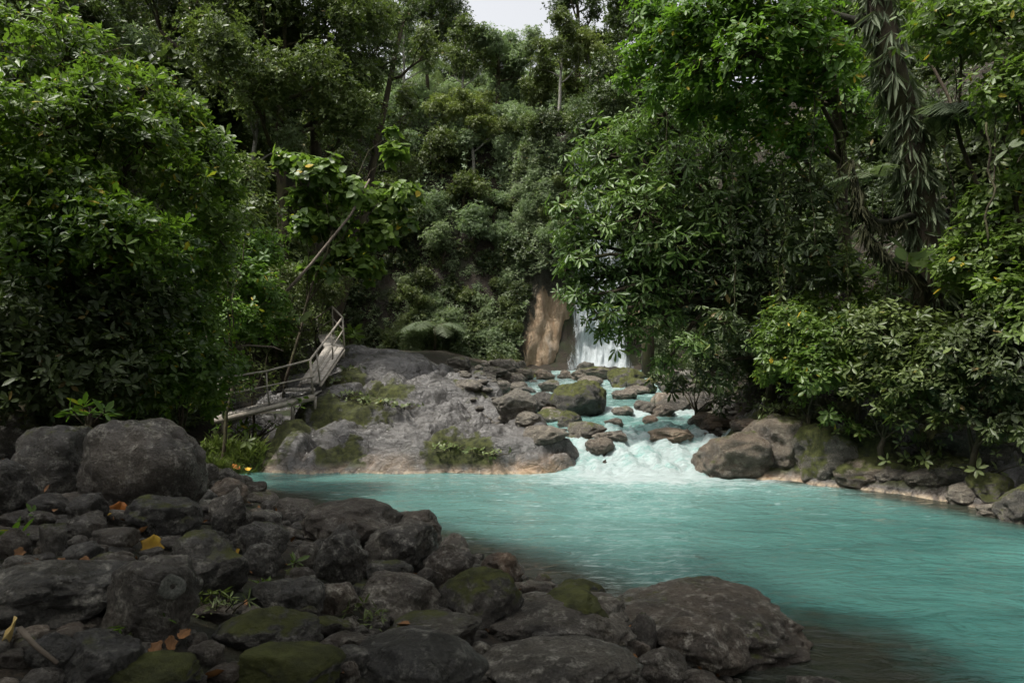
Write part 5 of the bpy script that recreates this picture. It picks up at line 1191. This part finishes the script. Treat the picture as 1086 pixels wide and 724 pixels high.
fallen(250, 497, .20, 'orange', 'pale orange leaf at the grassy shore', (.2, 0)); fallen(263, 499, .14, 'yellow', 'yellowish leaf at the water line below the grass', (.1, 0))
for k, (u, v) in enumerate(((15, 612), (28, 618), (45, 620), (8, 625), (62, 612), (90, 610), (180, 700), (195, 690), (165, 705), (20, 600))):
    fallen(u, v, .06, 'dead', f'brown curled dead leaf on the lower left stones, {ORD[k]} of the litter', (.3*k % 1, .2), seed=k, up=.07)
m = MB(); m.tube([ghit(30, 688) + [0, -.05, .10], ghit(46, 706) + [0, -.05, .10], ghit(66, 722) + [0, -.03, .08]], [.012, .010, .008], 6); tag(obj('stick', m.mesh('stick', M['stick'])), 'short dead stick below the large pale leaf', 'stick')
def stick(pix, r, label):
    pts = np.array([P(*p) for p in pix]); m = MB(); m.tube(pts, np.linspace(r, r*.5, len(pts)), 6); tag(obj('fallen_branch', m.mesh('fallen_branch', M['stick'])), label, 'branch')
stick([(232, 372, 14.8), (262, 366, 15), (290, 368, 15.2), (300, 372, 15.2)], .03, 'grey bare branch curving over the walkway slope')
stick([(296, 318, 17.5), (330, 280, 18), (372, 228, 18.6), (392, 190, 19)], .05, 'bare slanting pole leaning through the yellow-green tree')

def litter():
    r = np.random.RandomState(12); q = pick(420, (-6, 2), (2.4, 9), .2, 99); n = len(q)
    q[:, 2] += .015 + r.uniform(0, .05, n); A = np.tile([0, 0, 1.], (n, 1)) + .7*r.normal(size=(n, 3))
    V, F, rn = make_leaves(q, A, r, 1, 85, 20, .075, .45, .1, _tmpl(True, fold=.3, curl=.35), .5)
    tag(obj('leaf_litter', mk_mesh('leaf_litter', V, F, M['dead'], False)), kind='stuff')
litter()
def leafy_vine(u, v0, v1, Y, seed, label):
    a, c = P(u, v0, Y), P(u+4, v1, Y); n = 22; q = np.linspace(0, 1, n); pts = a + (c-a)*q[:, None] + .22*np.stack([pn(q*2.5, seed+.5), pn(q*2.5, seed+7.5), 0*q], 1)*np.sin(math.pi*q)[:, None]
    t = empty('hanging_vine', a); m = MB(); m.tube(pts-a, .010, 5); obj('stem', m.mesh('stem', M['bark']), t); r = np.random.RandomState(seed); k = r.randint(0, n, int(np.linalg.norm(c-a)*26))
    C = (pts-a)[k] + r.normal(size=(len(k), 3))*.05; V, F, rn = make_leaves(C, r.normal(size=(len(k), 3))*[1, 1, .4] - [0, .6, .2], r, 3, 55, 15, .11, .36, .6, _tmpl(True), .4)
    obj('leaves', mk_mesh('leaves', V, F, M['leafB' if seed % 2 else 'leafD'], False, {'rnd': rn}), t); tag(t, label, 'vine', 'leafy vines hanging from the right-hand trees')
for k_, (u, v0, v1, Y, lab) in enumerate(((860, 60, 260, 12.0, 'leafy vine hanging just left of the mossy trunk'), (895, 90, 330, 12.3, 'long leafy vine hanging beside the strap-leaved trunk'), (1010, 60, 230, 11.2, 'leafy vine right of the strap-leaved trunk'), (1050, 0, 200, 10.0, 'leafy vine near the upper right corner'),
        (775, 150, 330, 13.4, 'leafy vine over the dark middle of the right bank'), (830, 170, 350, 12.9, 'leafy vine hanging above the bright bush'), (935, 200, 380, 11.9, 'leafy vine dangling under the mossy crooked branch'), (805, 330, 440, 13.6, 'short leafy vine at the mouth of the shaded hollow'))): leafy_vine(u, v0, v1, Y, 60+k_, lab)

# tree behind the viewpoint whose crown shades the near rocks
tree_at('shade_tree', (-3.5, -4.5, Hs(-3.5, -4.5)), [((x, y, z), r) for x, y, z, r in ((-4, -2, 7.5, 2.2), (-1.5, -2.5, 8, 2.2), (-6.5, 0, 7.5, 2.2), (-3, .8, 8.3, 2.0), (-.4, 0.2, 8.2, 1.8), (-7, 3, 9, 2.0), (-4.5, 3.2, 9.3, 1.8), (-1.8, 2.6, 9.0, 1.5), (-1.1, 2.4, 8.8, 1.0), (1.0, -1.5, 8, 1.8), (-1.35, 4.0, 8.2, 1.25), (-2.4, 5, 8.8, 1.6), (-.9, 1.4, 8, 1.3), (-5, 6, 9.6, 1.7), (-7.6, 6, 9.8, 1.8), (.2, -3, 8, 1.6), (-8.5, -3, 7.5, 2.0), (-3, -5, 8, 2.2), (0, -5, 8, 2), (2.2, -3.8, 8, 1.6))],
        'A', 77, .22, 'big tree standing behind the viewpoint over the near boulders', 'tree', L=.24, D=55, near=False)

# ---------------------------------------------------------------- haze
if HAZE_DENSITY > 0:
    bm = bmesh.new(); bmesh.ops.create_cube(bm, size=1); bmesh.ops.scale(bm, vec=(164, 152, 52), verts=bm.verts); bmesh.ops.translate(bm, vec=(0, 46, 23.5), verts=bm.verts)
    me = bpy.data.meshes.new('haze'); bm.to_mesh(me); bm.free(); hm = bpy.data.materials.new('haze'); hm.use_nodes = True; t_ = hm.node_tree; t_.nodes.clear()
    o_ = t_.nodes.new('ShaderNodeOutputMaterial'); pv = t_.nodes.new('ShaderNodeVolumePrincipled'); pv.inputs['Color'].default_value = (.85, .90, .92, 1); pv.inputs['Density'].default_value = HAZE_DENSITY; pv.inputs['Anisotropy'].default_value = .2
    t_.links.new(pv.outputs[0], o_.inputs['Volume']); me.materials.append(hm); tag(obj('haze', me), kind='stuff')

# things that stay hidden behind others are not kept
HIDDEN = {'stone':[16,17,27,28,40,46,47,48,49,50,51,52,54,55,60,62,67,70,73,78,79,81,82,84,86,87,89,90,93,94,96,102,103,105,108,111,112,116,117,119,120,122,124,125,127,131,132,134,138,140,143,144,146,147,148,149,150,151,153,156,157,161,163,166,171,172,173,175,176,178,181,182,183,186,192,193,197,198,199,200,202,206,209,211,212,214,215,217,218,219,220,221,222,226,227,228,229,232,234,236,241,242,243,244,245,250,252,253,254,256,258,259,260,261,268,272],'boulder':[60,61,62,65],'cliff_bush':[1,3,5,6,11,13,19,23,24,26,27,28,29,33,39,40,41,45,46,48,49,52,58,61,62,64,65,67,69,70,76,77,78,79,81,83,84,85,94,95,97,98,100,101,107,109,112,113,115,117,119,121,124,133,134,136,138,140,141,144,147,148,157,158,165,172,174,176,179,183,185,188,191,196,198,199,200,202,206,207,209,212,213,216,217,219,220,222,224,225,226,230,233,235,236,237,238,241,242,244,250,251,252,253,255,256,257,258,259],'leafy_shrub':[11,12,13,14,15,17,21,29,31,32,33,34,35,36,39,43,50,51,52,53,54,56,59,62,64,65,68,70,72,74,79,81,82,83,86,91,92,94,95,97,99,100,102,103,105,106,109,110,111,112,114,115,116,118,121,123,124,125,126,127,128,129,130,134,135,136,137,138,140,142,143,144,145,146,147,148,150,154,155,156,157,159,163,164,169,170,173,175,177,181,182,183,184,186,189,190,192,194,195,197,198,201,211,224,230,231,233,236,240,241,243,244,245,246,247,250,251,253,254,260,262,266,267,268,271,273,283,291,292,293,299,301,303,308,309,318,321,322,323,328,330,331],'seedling':[4,5,9],'fallen_leaf':[5,9,11,12]}
for nm_, ks_ in HIDDEN.items():
    for k_ in ks_:
        o_ = bpy.data.objects.get(nm_ if k_ == 0 else f'{nm_}.{k_:03d}')
        if o_ is None or o_.parent: continue
        for c_ in list(o_.children_recursive): bpy.data.objects.remove(c_)
        bpy.data.objects.remove(o_)
